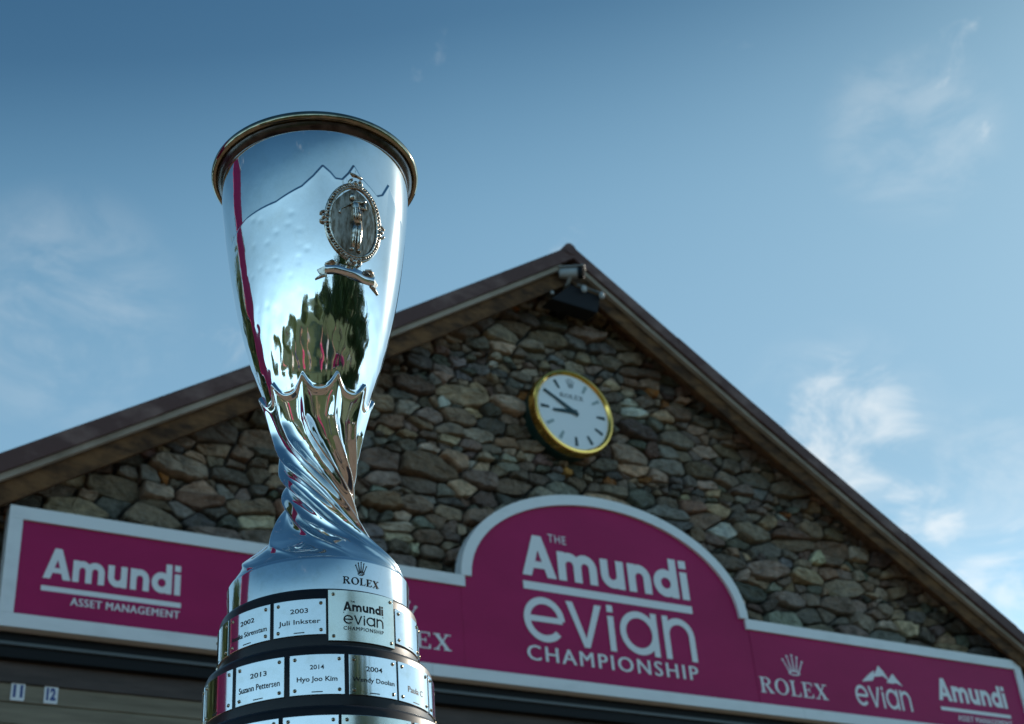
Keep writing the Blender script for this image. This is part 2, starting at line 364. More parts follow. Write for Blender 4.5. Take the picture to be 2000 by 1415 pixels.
def heavy(t, d, spacing=1.0):
    """a bolder run: the same letters laid twice, a hair apart"""
    v, f = text_mesh(t, spacing=spacing); return merge(([(x, y) for x, y in v], f), ([(x+d, y) for x, y in v], f))
def comps(f):
    """faces that share vertices are one stroke"""
    par = {}
    def fd(a):
        while par.setdefault(a, a) != a: a = par[a]
        return a
    for q in f:
        for i in q[1:]: par[fd(i)] = fd(q[0])
    ids = {}
    return [ids.setdefault(fd(q[0]), len(ids)) for q in f]
def flat_letters(name, vf, y, matl, parent, off=.0):
    """lettering standing on the plane y, each stroke a hair apart so no faces coincide"""
    v, f = vf; V = []; Fs = []
    for k, q in zip(comps(f), f):
        dy = k*.00004; b = len(V)
        V += [(v[i][0], y-.0015-dy, v[i][1]) for i in q]; Fs.append(tuple(range(b, b+len(q))))
    me_fix = []
    for q in Fs:
        a = sum((V[q[i]][0]*V[q[(i+1) % len(q)]][2] - V[q[(i+1) % len(q)]][0]*V[q[i]][2]) for i in range(len(q)))
        me_fix.append(q if a > 0 else q[::-1])
    return obj(name, V, me_fix, matl, parent)

# ------------------------------------------------------------------ the ground
def ground():
    ys = [900, 60, 0, -24, -30, -40, -60, -100, -180, -420, -900]; zs = [0, 0, 0, 0, .5, 1.7, 4.6, 10, 19, 34, 40]; xs = [-900, -120, -40, 0, 40, 120, 900]
    V = [(x, y, z) for y, z in zip(ys, zs) for x in xs]; k = len(xs)
    Fs = [(j*k+i, (j+1)*k+i, (j+1)*k+i+1, j*k+i+1) for j in range(len(ys)-1) for i in range(k-1)]
    o = obj('ground', V, Fs, M['grass'], None, True); tag(o, 'wide mown lawn rising to a hillside behind the photographer', kind='structure')
    v = [(-14, -.05, .004), (9, -.05, .004), (8, -4.5, .004), (1, -6.5, .004), (-2.2, -8.6, .004), (-3.4, -12, .004), (-2, -19, .004), (-5.6, -19.5, .004), (-7.2, -12.5, .004), (-8.2, -9.2, .004), (-14, -7.2, .004)]
    o = obj('path', v, [tuple(range(len(v)))[::-1]], M['gravel']); tag(o, 'brown gravel forecourt and path in front of the clubhouse', kind='structure')
ground()

# ------------------------------------------------------------------ the clubhouse
WALL_Y = .25                      # stone face plane; sign front at y = 0
Z = lambda z: z + CAMZ            # heights below are measured from the camera
RCX = -.06                        # ridge
ROOF = [(0, 7.19), (1.8, 6.0), (3.0, 5.235), (4.6, 4.225), (5.75, 3.50)]
def roof_z(x):
    a = abs(x-RCX)
    for (x0, z0), (x1, z1) in zip(ROOF, ROOF[1:]):
        if a <= x1 or (x1, z1) == ROOF[-1]: return z0 + (z1-z0)*(a-x0)/(x1-x0)
house = empty('clubhouse', (0, WALL_Y, 0))
tag(house, 'gabled rubble stone clubhouse with dark brown verge boards and timber front', 'building')
def hobj(mb, name, mt, parent=None, smooth=False):
    """mesh written in world coordinates, parented under the clubhouse"""
    o = mb.build(name, M[mt], None, smooth)
    p = parent or house; o.parent = p
    if parent is None: o.matrix_parent_inverse = Matrix.Translation((0, -WALL_Y, 0))
    return o
WX = 5.05; BACK = 11.0
wall_bm = MB()
wl = [(-WX, Z(3.35)), (WX, Z(3.35)), (WX, Z(roof_z(WX)-.1)), (RCX, Z(7.06)), (-WX, Z(roof_z(-WX)-.1))]
wall_bm.prism(wl, WALL_Y+.03, WALL_Y+.4)
wall = hobj(wall_bm, 'gable_wall', 'mortar')
hobj(MB().box(-WX, -WX+.35, WALL_Y+.402, BACK, 0, Z(3.72)), 'side_wall', 'mortar'); hobj(MB().box(WX-.35, WX, WALL_Y+.402, BACK, 0, Z(3.72)), 'side_wall', 'mortar')
bw = MB().prism([(-WX, 0), (WX, 0), (WX, Z(roof_z(WX)-.15)), (RCX, Z(7.0)), (-WX, Z(roof_z(-WX)-.15))], BACK+.002, BACK+.3); hobj(bw, 'rear_wall', 'mortar')
# ---- rubble stones
def clip(pl, nx, ny, c):
    out = []
    for i in range(len(pl)):
        a, b = pl[i], pl[(i+1) % len(pl)]; da, db = a[0]*nx+a[1]*ny-c, b[0]*nx+b[1]*ny-c
        if da <= 0: out.append(a)
        if (da < 0 < db) or (db < 0 < da): t = da/(da-db); out.append((a[0]+(b[0]-a[0])*t, a[1]+(b[1]-a[1])*t))
    return out
def stones():
    AN = .50                       # stones lie flat: cells are found in a space squeezed along x
    top = lambda x: roof_z(x)-.10
    pts = []; cell = {}
    z = 3.36; row = 0
    while z < 7.1:
        h = random.choice((.055, .07, .085, .105, .13, .16, .20))
        x = -WX-.1+random.uniform(0, .1)
        while x < WX+.1:
            w = h*random.choice((.7, 1.0, 1.3, 1.6, 2.0, 2.5, 3.2))
            cx, cz = x+w/2+random.uniform(-.015, .015), z+h/2+random.uniform(-.35, .35)*h
            if random.random() < .16 and h > .12:
                pts.append((cx, cz-h*.26, h*w*.4)); pts.append((cx+random.uniform(-.04, .04), cz+h*.28, h*w*.4))
            else: pts.append((cx, cz, h*w))
            x += w
        z += h*.97; row += 1
    P = np.array([(p[0]*AN, p[1]) for p in pts]); W = np.array([p[2]*.10 for p in pts])
    cells = []
    for i in range(len(P)):
        if P[i, 1] > top(P[i, 0]/AN)+.14: continue
        pl = [(P[i, 0]-.3, P[i, 1]-.3), (P[i, 0]+.35, P[i, 1]-.3), (P[i, 0]+.35, P[i, 1]+.3), (P[i, 0]-.3, P[i, 1]+.3)]
        d = P-P[i]; q = (d**2).sum(1); near = np.argsort(q)[1:26]
        for j in near:
            nx, ny = d[j]; c = (P[j, 0]**2+P[j, 1]**2-P[i, 0]**2-P[i, 1]**2 + W[i]-W[j])/2
            pl = clip(pl, nx, ny, c)
            if len(pl) < 3: break
        if len(pl) < 3: continue
        pl = [(x/AN, y) for x, y in pl]
        pl = clip(pl, 1, 0, WX-.005); pl = clip(pl, -1, 0, WX-.005); pl = clip(pl, 0, -1, -3.36)
        for sgn in (-1, 1):        # trim under both slopes
            for (x0, z0), (x1, z1) in zip(ROOF, ROOF[1:]):
                if len(pl) < 3: break
                X0, X1 = RCX+sgn*x0, RCX+sgn*x1; s_ = (z1-z0)/(X1-X0)
                if min(abs(p[0]-RCX) for p in pl) > x1 or max(abs(p[0]-RCX) for p in pl) < x0: continue
                if (sum(p[0] for p in pl)/len(pl)-RCX)*sgn < -.1: continue
                pl = clip(pl, -s_, 1, z0-.09-s_*X0)
        if len(pl) < 3: continue
        ar = abs(sum(pl[k][0]*pl[(k+1) % len(pl)][1]-pl[(k+1) % len(pl)][0]*pl[k][1] for k in range(len(pl))))/2
        if ar < .0016: continue
        cells.append((pl, ar))
    tones = [((.21, .215, .20), 22), ((.165, .17, .16), 18), ((.13, .16, .155), 15), ((.145, .175, .195), 11), ((.24, .225, .18), 15), ((.29, .27, .22), 8), ((.15, .12, .10), 7),
             ((.15, .135, .14), 7), ((.36, .36, .34), 6), ((.38, .19, .055), 5), ((.42, .36, .30), 1.5), ((.12, .16, .15), 6)]
    tw = np.array([t[1] for t in tones], float); tw /= tw.sum()
    def build(pl, ar):
        n = len(pl); cx = sum(p[0] for p in pl)/n; cz = sum(p[1] for p in pl)/n
        sz = math.sqrt(ar); joint = random.uniform(.005, .015)
        # inset, then cut the corners so the outline rounds off
        q = []
        for x, y in pl:
            l = math.hypot(x-cx, y-cz); k = max(.55, 1-joint*1.25/max(l, .01)); q.append((cx+(x-cx)*k, cz+(y-cz)*k))
        # knock the corners off, then break each side with a slight wander
        o_ = []
        for i in range(len(q)):
            a, p, b = q[i-1], q[i], q[(i+1) % len(q)]; t = random.uniform(.06, .22)
            if math.hypot(p[0]-b[0], p[1]-b[1]) < .014: continue
            o_ += [(p[0]+(a[0]-p[0])*t, p[1]+(a[1]-p[1])*t), (p[0]+(b[0]-p[0])*t, p[1]+(b[1]-p[1])*t)]
            if math.hypot(p[0]-b[0], p[1]-b[1]) > .09: o_.append(((p[0]+b[0])/2, (p[1]+b[1])/2))
        q = [(x+random.uniform(-.007, .007), y+random.uniform(-.006, .006)) for x, y in (o_ if len(o_) > 4 else q)]
        n = len(q); dep = random.uniform(.025, .085)*min(1.2, .6+sz*3); tx, tz = random.uniform(-.22, .22), random.uniform(-.25, .18)
        V = []; Fs = []
        for lev, (k, dd) in enumerate(((1.0, -.05), (1.0, dep*.70), (.91, dep*.97), (.52, dep))):
            for x, y in q:
                px, pz = (x-cx)*k, (y-cz)*k
                dn = dd + (tx*px+tz*pz)*(1 if lev > 0 else 0) + (random.uniform(-.011, .009) if lev > 1 else random.uniform(-.006, .006) if lev == 1 else 0)
                V.append((px, -dn, pz))
        V.append((0, -dep*1.02+random.uniform(-.005, .005), 0))
        for lev in range(3):
            for i in range(n): Fs.append((lev*n+i, lev*n+(i+1) % n, (lev+1)*n+(i+1) % n, (lev+1)*n+i))
        for i in range(n): Fs.append((3*n+i, 3*n+(i+1) % n, 4*n))
        t = np.array(tones[rng.choice(len(tones), p=tw)][0])
        if t[0] > 1.8*t[1] and ar > .011: t = np.array((.24, .215, .17))
        t = np.clip(t*np.array((1.60, 1.20, .94))*rng.uniform(.40, 1.0)**.6*rng.choice((.75, 1.0, 1.35, 1.9), p=(.32, .34, .2, .14))*rng.uniform(.94, 1.06, 3), .025, .6)
        return (cx, cz), V, Fs, t
    def orient(pl):
        a = sum(pl[k][0]*pl[(k+1) % len(pl)][1]-pl[(k+1) % len(pl)][0]*pl[k][1] for k in range(len(pl))); return pl if a > 0 else pl[::-1]
    data = []
    for pl, ar in cells:
        c, V, Fs, t = build(orient(pl), ar)
        # how large does it show in the photograph?
        px, py = project((c[0], WALL_Y-.05, Z(c[1]))); d = (Vector((c[0], 0, Z(c[1])))-CAM).length
        seen = ar/d**2
        if not (-20 < px < 2020 and -20 < py < 1430): seen = 0
        hw = 205 if py < 560 else 165 if py < 760 else 100 if py < 1040 else 230
        if abs(px-618) < hw-15 and py < 1415: seen = 0
        if c[1] < 3.98 and abs(c[0]) < 4.5: seen = 0
        if abs(c[0]) < 1.32 and c[1] < 3.98+.84*math.sqrt(max(0, 1-(c[0]/1.327)**2)): seen = 0
        if math.hypot(px-1115, py-806) < 70: seen = 0
        data.append((seen, c, V, Fs, t))
    data.sort(key=lambda x: -x[0])
    rest_v, rest_f, rest_t = [], [], []
    def tone(me, cols):
        a = me.color_attributes.new('tone', 'FLOAT_COLOR', 'POINT'); a.data.foreach_set('color', np.concatenate([cols, np.ones((len(cols), 1))], 1).ravel().astype(np.float32))
    for k, (seen, c, V, Fs, t) in enumerate(data):
        if k < 299 and seen > 0:
            o = obj('stone', V, Fs, M['stone'], wall, False, (c[0], WALL_Y, Z(c[1]))); tone(o.data, np.tile(t, (len(V), 1)))
        else:
            b = len(rest_v); rest_v += [(x+c[0], y+WALL_Y, z+Z(c[1])) for x, y, z in V]; rest_f += [tuple(i+b for i in q) for q in Fs]; rest_t += [t]*len(V)
    o = obj('rubble_stones', rest_v, rest_f, M['stone'], wall, False); tone(o.data, np.array(rest_t)); o['kind'] = 'stuff'
    print('stones', len(data), 'seen', sum(1 for d in data if d[0] > 0))
stones()
# ---- roof and verge
def along(sgn, x0, x1, v0, v1, y0, y1, name, mt, parent=None):
    """a board following one slope between distances x0 and x1 from the ridge, v0..v1 below the roof line"""
    xs = sorted({x0, x1, *[p[0] for p in ROOF if x0 < p[0] < x1]})
    up = [(RCX+sgn*x, Z(roof_z(RCX+x)-v0)) for x in xs]; lo = [(RCX+sgn*x, Z(roof_z(RCX+x)-v1)) for x in xs]
    pl = lo + up[::-1]
    if sgn < 0: pl = pl[::-1]
    return hobj(MB().prism(pl, y0, y1), name, mt, parent)
YF = -.10
for s_ in (-1, 1):
    deck = along(s_, .0 if s_ > 0 else .001, 5.75, .015, .10, YF+.03, BACK+.5, 'roof_slope', 'tile')
    x = 0.0; k = 0
    while x < 5.7:                                    # verge flashing in lapped lengths
        x1 = min(5.75, x+random.uniform(1.0, 1.35))
        along(s_, x, x1+.02 if x1 < 5.7 else 5.75, .0-.004*(k % 2), .125+.003*(k % 2), YF-.004*(k % 2), YF+.026-.004*(k % 2), 'verge_flashing', 'flashing', deck)
        x = x1; k += 1
    x = .12
    while x < 5.6:                                    # grey batten under it
        x1 = min(5.72, x+random.uniform(2.2, 2.9))
        along(s_, x, x1-.006, .128, .175, YF+.028, YF+.07, 'verge_batten', 'batten', deck); x = x1
    x = .0
    while x < 5.6:                                    # barge board
        x1 = min(5.70, x+random.uniform(2.4, 3.2))
        along(s_, x, x1-.008, .178, .33+random.uniform(-.006, .006), YF+.072+random.uniform(0, .005), YF+.11, 'barge_board', 'barge', deck); x = x1
    for i in range(3):                                # soffit boards running up the slope
        y0 = YF+.112+i*.082; along(s_, .02, 5.68, .105+.004*(i % 2), .135+.004*(i % 2), y0, y0+.077, 'soffit_board', 'soffit', deck)
rc = MB().tube([(RCX-.03, YF-.008, Z(7.150)), (RCX-.03, BACK+.5, Z(7.150))], .058, 14); o = hobj(rc, 'ridge_cap', 'flashing'); smooth_angle(o)
# tile courses on the two slopes
for s_ in (-1, 1):
    for i in range(26):
        x0 = .05+i*.22; along(s_, x0, min(5.75, x0+.235), -.022, .008, YF+.03, BACK+.5, 'tile_course', 'tile')
# ---- timber front under the sign
o = hobj(MB().box(-WX, WX, .09, .30, Z(3.045), Z(3.215)), 'roller_rail', 'rail')
hobj(MB().box(-WX, WX, .07, .092, Z(3.115), Z(3.135)), 'rail_lip', 'rail_edge', o)
hobj(MB().box(-WX, WX, .15, .29, Z(2.915), Z(3.043)), 'lintel_board', 'lintel')
zt = 2.912; k = 0
while Z(zt) > .05:
    h = .125+random.uniform(-.004, .004); y = .165+random.uniform(0, .006)
    x = -WX
    while x < WX-.01:
        x1 = min(WX, x+random.choice((2.6, 3.4, 4.2)));
        if WX-x1 < .6: x1 = WX
        mb = MB(); z0, z1 = max(0.0, Z(zt-h)+.006), Z(zt)
        mb.prism([(x+.002, z0+.01), (x1-.002, z0+.01), (x1-.002, z1), (x+.002, z1)], y, .29)
        mb.box(x+.002, x1-.002, y+.012, .288, z0-.005, z0+.0098)
        hobj(mb, 'front_plank', 'plank'); x = x1
    zt -= h; k += 1
hobj(MB().box(-WX, WX, .292, .4, 0, Z(3.34)), 'front_backing', 'lintel')

# ------------------------------------------------------------------ the sign
SL, SA, SZT, SZB, SFR, ARCH = 4.5, 1.327, 3.978, 3.20, .085, .838
sign = empty('fascia_sign', (0, 0, Z(SZB))); tag(sign, 'long magenta sign board with white frame and raised arched centre', 'sign')
def sobj(mb, name, mt, parent=None):
    o = mb.build(name, M[mt]); p = parent or sign; o.parent = p; o.matrix_parent_inverse = Matrix.Translation((0, 0, -Z(SZB))); return o
def arch_pts(a, b, n=40, ph0=180, ph1=0):
    ex = 2.0; out = []
    for i in range(n+1):
        t = R(ph0+(ph1-ph0)*i/n); out.append((a*math.cos(t), Z(SZT)+b*math.sin(t)))
    return out
PY = .018
sobj(MB().prism([(-SL+SFR-.01, Z(SZB+SFR-.01)), (-SA-.002, Z(SZB+SFR-.01)), (-SA-.002, Z(SZT-SFR+.01)), (-SL+SFR-.01, Z(SZT-SFR+.01))], PY, .06), 'panel', 'sign_red')
sobj(MB().prism([(SA+.002, Z(SZB+SFR-.01)), (SL-SFR+.01, Z(SZB+SFR-.01)), (SL-SFR+.01, Z(SZT-SFR+.01)), (SA+.002, Z(SZT-SFR+.01))], PY, .06), 'panel', 'sign_red')
cp = [(-SA+.001, Z(SZB+SFR-.01)), (SA-.001, Z(SZB+SFR-.01))] + [(x, z) for x, z in arch_pts(SA-.002, ARCH-.03)[::-1]]
sobj(MB().prism(cp, PY+.003, .06), 'centre_panel', 'sign_red')
fr = [('frame_bar', -SL, SL, SZB, SZB+SFR), ('frame_bar', -SL, -SL+SFR, SZB+SFR+.001, SZT-SFR-.001), ('frame_bar', SL-SFR, SL, SZB+SFR+.001, SZT-SFR-.001), ('frame_bar', -SL, -SA+.03, SZT-SFR, SZT), ('frame_bar', SA-.03, SL, SZT-SFR, SZT)]
for nm, a, b, c, d in fr:
    if a == -SL and b == SL:
        for q0, q1 in ((-SL, -1.6), (-1.597, 1.75), (1.753, SL)): sobj(MB().box(q0, q1, 0, .09, Z(c), Z(d)), nm, 'frame_white')
    else: sobj(MB().box(a, b, .0 if 'x' else 0, .09, Z(c), Z(d)), nm, 'frame_white')
ao, ai = arch_pts(SA+.0, ARCH), arch_pts(SA-SFR, ARCH-SFR); mb = MB(); n = len(ao)
v = [(x, -.004, z) for x, z in ao] + [(x, -.004, z) for x, z in ai] + [(x, .092, z) for x, z in ao] + [(x, .092, z) for x, z in ai]
f = []
for i in range(n-1):
    f += [(n+i, n+i+1, i+1, i), (2*n+i, 2*n+i+1, 3*n+i+1, 3*n+i), (i, i+1, 2*n+i+1, 2*n+i), (n+i+1, n+i, 3*n+i, 3*n+i+1)]
f += [(0, 2*n, 3*n, n), (n-1, 2*n-1, 4*n-1, 3*n-1)]
o = sobj(mb.add(v, f), 'arch_frame', 'frame_white'); smooth_angle(o)
for x in (-4.2, -2.6, -1.2, 1.2, 2.6, 4.2): sobj(MB().box(x-.03, x+.03, .061, WALL_Y+.04, Z(3.55), Z(3.62)), 'bracket', 'rail')
def lett(vf, x0, x1, z0, z1, mt='sign_white', name='lettering'):
    v, f = fit(vf, x0, x1, Z(z0), Z(z1)); o = flat_letters(name, (v, f), PY, M[mt], None); o.parent = sign; o.matrix_parent_inverse = Matrix.Translation((0, 0, -Z(SZB))); return o
T = text_mesh
def bar(x0, x1, z0, z1): return lett(rect(0, 1, 0, 1), x0, x1, z0, z1, name='underline')
lett(GB, -4.262, -3.398, 3.537, 3.738); bar(-4.266, -3.389, 3.455, 3.488); lett(heavy('ASSET', .05, 1.1), -4.083, -3.888, 3.382, 3.432); lett(heavy('MANAGEMENT', .05, 1.1), -3.864, -3.394, 3.382, 3.432)
lett(GS, -2.18, -1.43, 3.392, 3.515); lett(GC, -1.93, -1.69, 3.56, 3.74)
lett(GB, -.790, .768, 4.067, 4.40); bar(-.792, .774, 3.955, 4.018); lett(GL, -.810, .757, 3.556, 3.922); lett(heavy('CHAMPIONSHIP', .035, 1.22), -.808, .742, 3.407, 3.522); lett(T('THE', spacing=1.15), -.536, -.372, 4.366, 4.432)
lett(GS, 1.353, 2.061, 3.380, 3.513); lett(GC, 1.625, 1.85, 3.555, 3.735)
lett(GL, 2.373, 3.006, 3.375, 3.560); lett(GP, 2.476, 2.945, 3.585, 3.745)
lett(GB, 3.356, 4.208, 3.513, 3.712); bar(3.353, 4.218, 3.425, 3.456); lett(heavy('ASSET', .05, 1.1), 3.535, 3.727, 3.348, 3.398); lett(heavy('MANAGEMENT', .05, 1.1), 3.751, 4.214, 3.348, 3.398)

# ------------------------------------------------------------------ the clock
CX, CZ, CRAD = -.163, 5.578, .383
clock = empty('wall_clock', (CX, WALL_Y, Z(CZ))); tag(clock, 'round white wall clock with gold fluted bezel and dark green case', 'clock')
CK = -WALL_Y + .0                      # local y of the bezel front
def ck(mb, name, mt, parent=None, smooth=True):
    o = mb.build(name, M[mt], parent or clock)
    return smooth_angle(o, 30) if smooth else o
ck(MB().lathe([(0, .03), (.35, .03), (.362, 0), (.372, CK+.10), (.355, CK+.065)], 72, ax='y'), 'case', 'green')
bz = MB(); n = 180; prof = [(.374, CK+.09, 1), (.387, CK+.082, 1), (.384, CK+.012, 1), (.377, CK, .5), (.360, CK-.003, 0), (.343, CK+.012, 0), (.340, CK+.03, 0)]
V = []; Fs = []
for j, (r_, y_, fl) in enumerate(prof):
    for i in range(n):
        a = 2*math.pi*i/n; rr = r_ + (.0035 if i % 2 else -.0035)*fl*(1 if j in (1, 2) else .4); V.append((rr*math.cos(a), y_, rr*math.sin(a)))
for j in range(len(prof)-1):
    for i in range(n): Fs.append((j*n+i, (j+1)*n+i, (j+1)*n+(i+1) % n, j*n+(i+1) % n)[::-1])
o = obj('bezel', V, Fs, M['gold'], clock)
ck(MB().lathe([(0, CK+.022), (.358, CK+.022), (.358, CK+.05)], 72, ax='y'), 'dial', 'dial')
def dial_poly(vf, name, mt, dy): 
    o = flat_letters(name, vf, CK+.022-dy, M[mt], clock); return o
def radial(ang, r0, r1, w0, w1):
    d = (math.sin(R(ang)), math.cos(R(ang))); nrm = (d[1], -d[0])
    return poly(*[(d[0]*r+nrm[0]*w, d[1]*r+nrm[1]*w) for r, w in ((r0, -w0), (r0, w0), (r1, w1), (r1, -w1))])
for h in range(1, 12): dial_poly(radial(h*30, .230, .312, .011, .016), 'hour_mark', 'index' if h in (1, 2, 7, 8) else 'hand', .001)
v, f = fit(GC, -.042, .042, .225, .315); dial_poly((v, f), 'crown_mark', 'hand', .001)
v, f = fit(GS, -.115, .115, .122, .162); dial_poly((v, f), 'lettering', 'hand', .001)
dial_poly(merge(radial(300, -.05, .30, .022, .011)), 'minute_hand', 'hand', .008)
dial_poly(merge(radial(265, -.04, .20, .022, .013)), 'hour_hand', 'hand', .005)
ck(MB().lathe([(0, CK+.008), (.022, CK+.009), (.024, CK+.02)][::1], 20, ax='y'), 'hub', 'hand')

# ------------------------------------------------------------------ things under the apex
sec = empty('security_camera', (-.10, -.03, Z(6.84))); tag(sec, 'small white security camera with black lens under the gable peak', 'camera')
def placed(mb, mtx, name, mt, parent, smooth=True):
    mb.v = [tuple(mtx @ Vector(p)) for p in mb.v]; o = mb.build(name, M[mt], parent); return smooth_angle(o) if smooth else o
aim = Matrix.Translation((-.02, -.09, .035)) @ Matrix.Scale(.85, 4) @ Matrix.Rotation(R(-42), 4, 'Z') @ Matrix.Rotation(R(8), 4, 'Y')
placed(MB().lathe([(0, -.12), (.046, -.12), (.052, -.10), (.052, .09), (.048, .10)], 24).map(lambda x, y, z: (z, x, y)), aim, 'body', 'camwhite', sec)
placed(MB().lathe([(.050, .07), (.064, .07), (.064, .128), (.054, .128), (.048, .105), (0, .105)], 24).map(lambda x, y, z: (z, x, y)), aim, 'lens_ring', 'black', sec)
placed(MB().lathe([(.03, .106), (.022, .112), (0, .115)], 20).map(lambda x, y, z: (z, x, y)), aim, 'lens', 'glass', sec)
placed(MB().box(-.13, .135, -.056, .056, .053, .060), aim, 'sun_hood', 'camwhite', sec, False)
sec_b = MB().tube([(-.03, -.08, .0), (-.02, -.03, -.03), (-.01, .05, -.03)], .017, 10); placed(sec_b, Matrix.Identity(4), 'bracket', 'camwhite', sec)
fl = empty('flood_light', (-.08, WALL_Y, Z(6.62))); tag(fl, 'dark wedge shaped flood light with two white lamp tips below security camera', 'light')
fm = Matrix.Translation((0, -.33, .02)) @ Matrix.Rotation(R(3), 4, 'Z')
hous = MB().add([(-.28, -.03, -.09), (.20, -.03, -.09), (.26, -.02, .10), (-.04, -.02, .125), (-.28, .13, -.09), (.20, .13, -.09), (.22, .13, .09), (-.08, .13, .115)],
                [(0, 1, 2, 3), (5, 4, 7, 6), (4, 0, 3, 7), (1, 5, 6, 2), (3, 2, 6, 7), (4, 5, 1, 0)])
placed(hous, fm, 'housing', 'navy', fl)
placed(MB().tube([(-.0, -.045, .125), (.27, -.045, .11)], .012, 8), fm, 'front_bar', 'rail_edge', fl)
for x, z in ((.06, .095), (.25, .085)): placed(MB().ball((x, -.055, z), (.026, .024, .036), 12, 8), fm, 'lamp_tip', 'camwhite', fl)
placed(MB().ball((-.27, -.03, -.03), (.016, .016, .016), 10, 6), fm, 'bolt_head', 'camwhite', fl)
placed(MB().box(-.05, .05, .12, .36, -.03, .03), fm, 'bracket', 'black', fl)

# ------------------------------------------------------------------ number plates
for i, (x, s) in enumerate(((-4.306, '11'), (-4.112, '12'))):
    z = 2.868
    e = empty('number_plate', (x, .165, Z(z))); tag(e, 'small white enamel plate with a blue number %s on the planks' % ('eleven', 'twelve')[i], 'number plate')
    mb = MB().prism([(-.036, -.056), (.036, -.056), (.04, -.05), (.04, .05), (.036, .056), (-.036, .056), (-.04, .05), (-.04, -.05)], -.006, .012); mb.build('plate', M['enumplate'], e)
    v, f = fit(T(s, bold=.05), -.028, .028, -.038, .038); flat_letters('number', (v, f), -.006, M['enumblue'], e)

# ------------------------------------------------------------------ the trophy
AXX, AXY = CAM.x + .51045, CAM.y + 1.12662     # axis; heights from the camera
AZ = math.atan2(.51045, 1.12662)
TB = .262                                       # foot of the trophy, above the camera
trophy = empty('trophy', (AXX, AXY, Z(TB))); tag(trophy, 'tall polished silver cup with twisted stem on a black tiered base', 'trophy')
U_ = np.array([-math.sin(AZ), -math.cos(AZ)]); RT = np.array([math.cos(AZ), -math.sin(AZ)])   # towards the camera, to its right
def pol(th, r, z):
    """th in degrees, 0 faces the camera, positive to its right; z from the camera height"""
    c, s = math.cos(R(th)), math.sin(R(th)); return (r*(c*U_[0]+s*RT[0]), r*(c*U_[1]+s*RT[1]), z-TB)
PROF = np.array([(.50, .0800), (.508, .0785), (.52, .0715), (.5317, .0605), (.5425, .0520), (.5532, .0450), (.5668, .0390), (.5789, .0355), (.5937, .0338), (.6055, .0345), (.624, .0370), (.6477, .0402), (.6583, .0420), (.6741, .0456), (.7073, .0545),
                 (.7361, .0637), (.7426, .0656), (.782, .0757), (.79, .0776), (.838, .0863), (.8703, .0909), (.8867, .093), (.915, .0961), (.9403, .0979), (.96, .0985)])
def smooth_prof():
    z = np.linspace(PROF[0, 0], PROF[-1, 0], 600); r = np.interp(z, PROF[:, 0], PROF[:, 1])
    k = np.exp(-np.linspace(-2.2, 2.2, 29)**2); k /= k.sum(); rp = np.pad(r, 14, mode='reflect', reflect_type='odd'); return z, np.convolve(rp, k, 'valid')
PZ, PR = smooth_prof()
_b = PROF[PROF[:, 0] >= .70]; _c = np.polyfit(_b[:, 0]-.83, _b[:, 1], 5)
_t = np.clip((PZ-.69)/.03, 0, 1); _t = _t*_t*(3-2*_t); PR = PR*(1-_t) + np.polyval(_c, PZ-.83)*_t
def prad(z): return np.interp(z, PZ, PR)
TW = np.array([(.50, 182), (.505, 178), (.52, 160), (.54, 143), (.565, 116), (.5765, 100), (.59, 78), (.605, 52), (.619, 30), (.632, 16), (.643, 7), (.66, 0), (.70, 0)])
NF = 10
def sstep(a, b, x): t = np.clip((x-a)/(b-a), 0, 1); return t*t*(3-2*t)
def vnoise(th, z, fz, ft, seed):
    """smooth periodic wobble"""
    r_ = np.random.default_rng(seed); out = 0
    for _ in range(14):
        a = r_.integers(1, ft); b = r_.uniform(-fz, fz); out = out + np.sin(a*th + b*z + r_.uniform(0, 6.28))
    return out/3.7
MOUNT = [(-75, .862), (-48.1, .8753), (-24.9, .8796), (-8.3, .8922), (-1.4, .9036), (4.2, .916), (8.8, .9088), (12, .9024), (16.1, .9024), (20, .9112), (23.2, .922), (28.5, .9096), (40.5, .8964), (44.8, .9012), (50, .9185), (53.6, .91), (62, .895), (80, .885)]
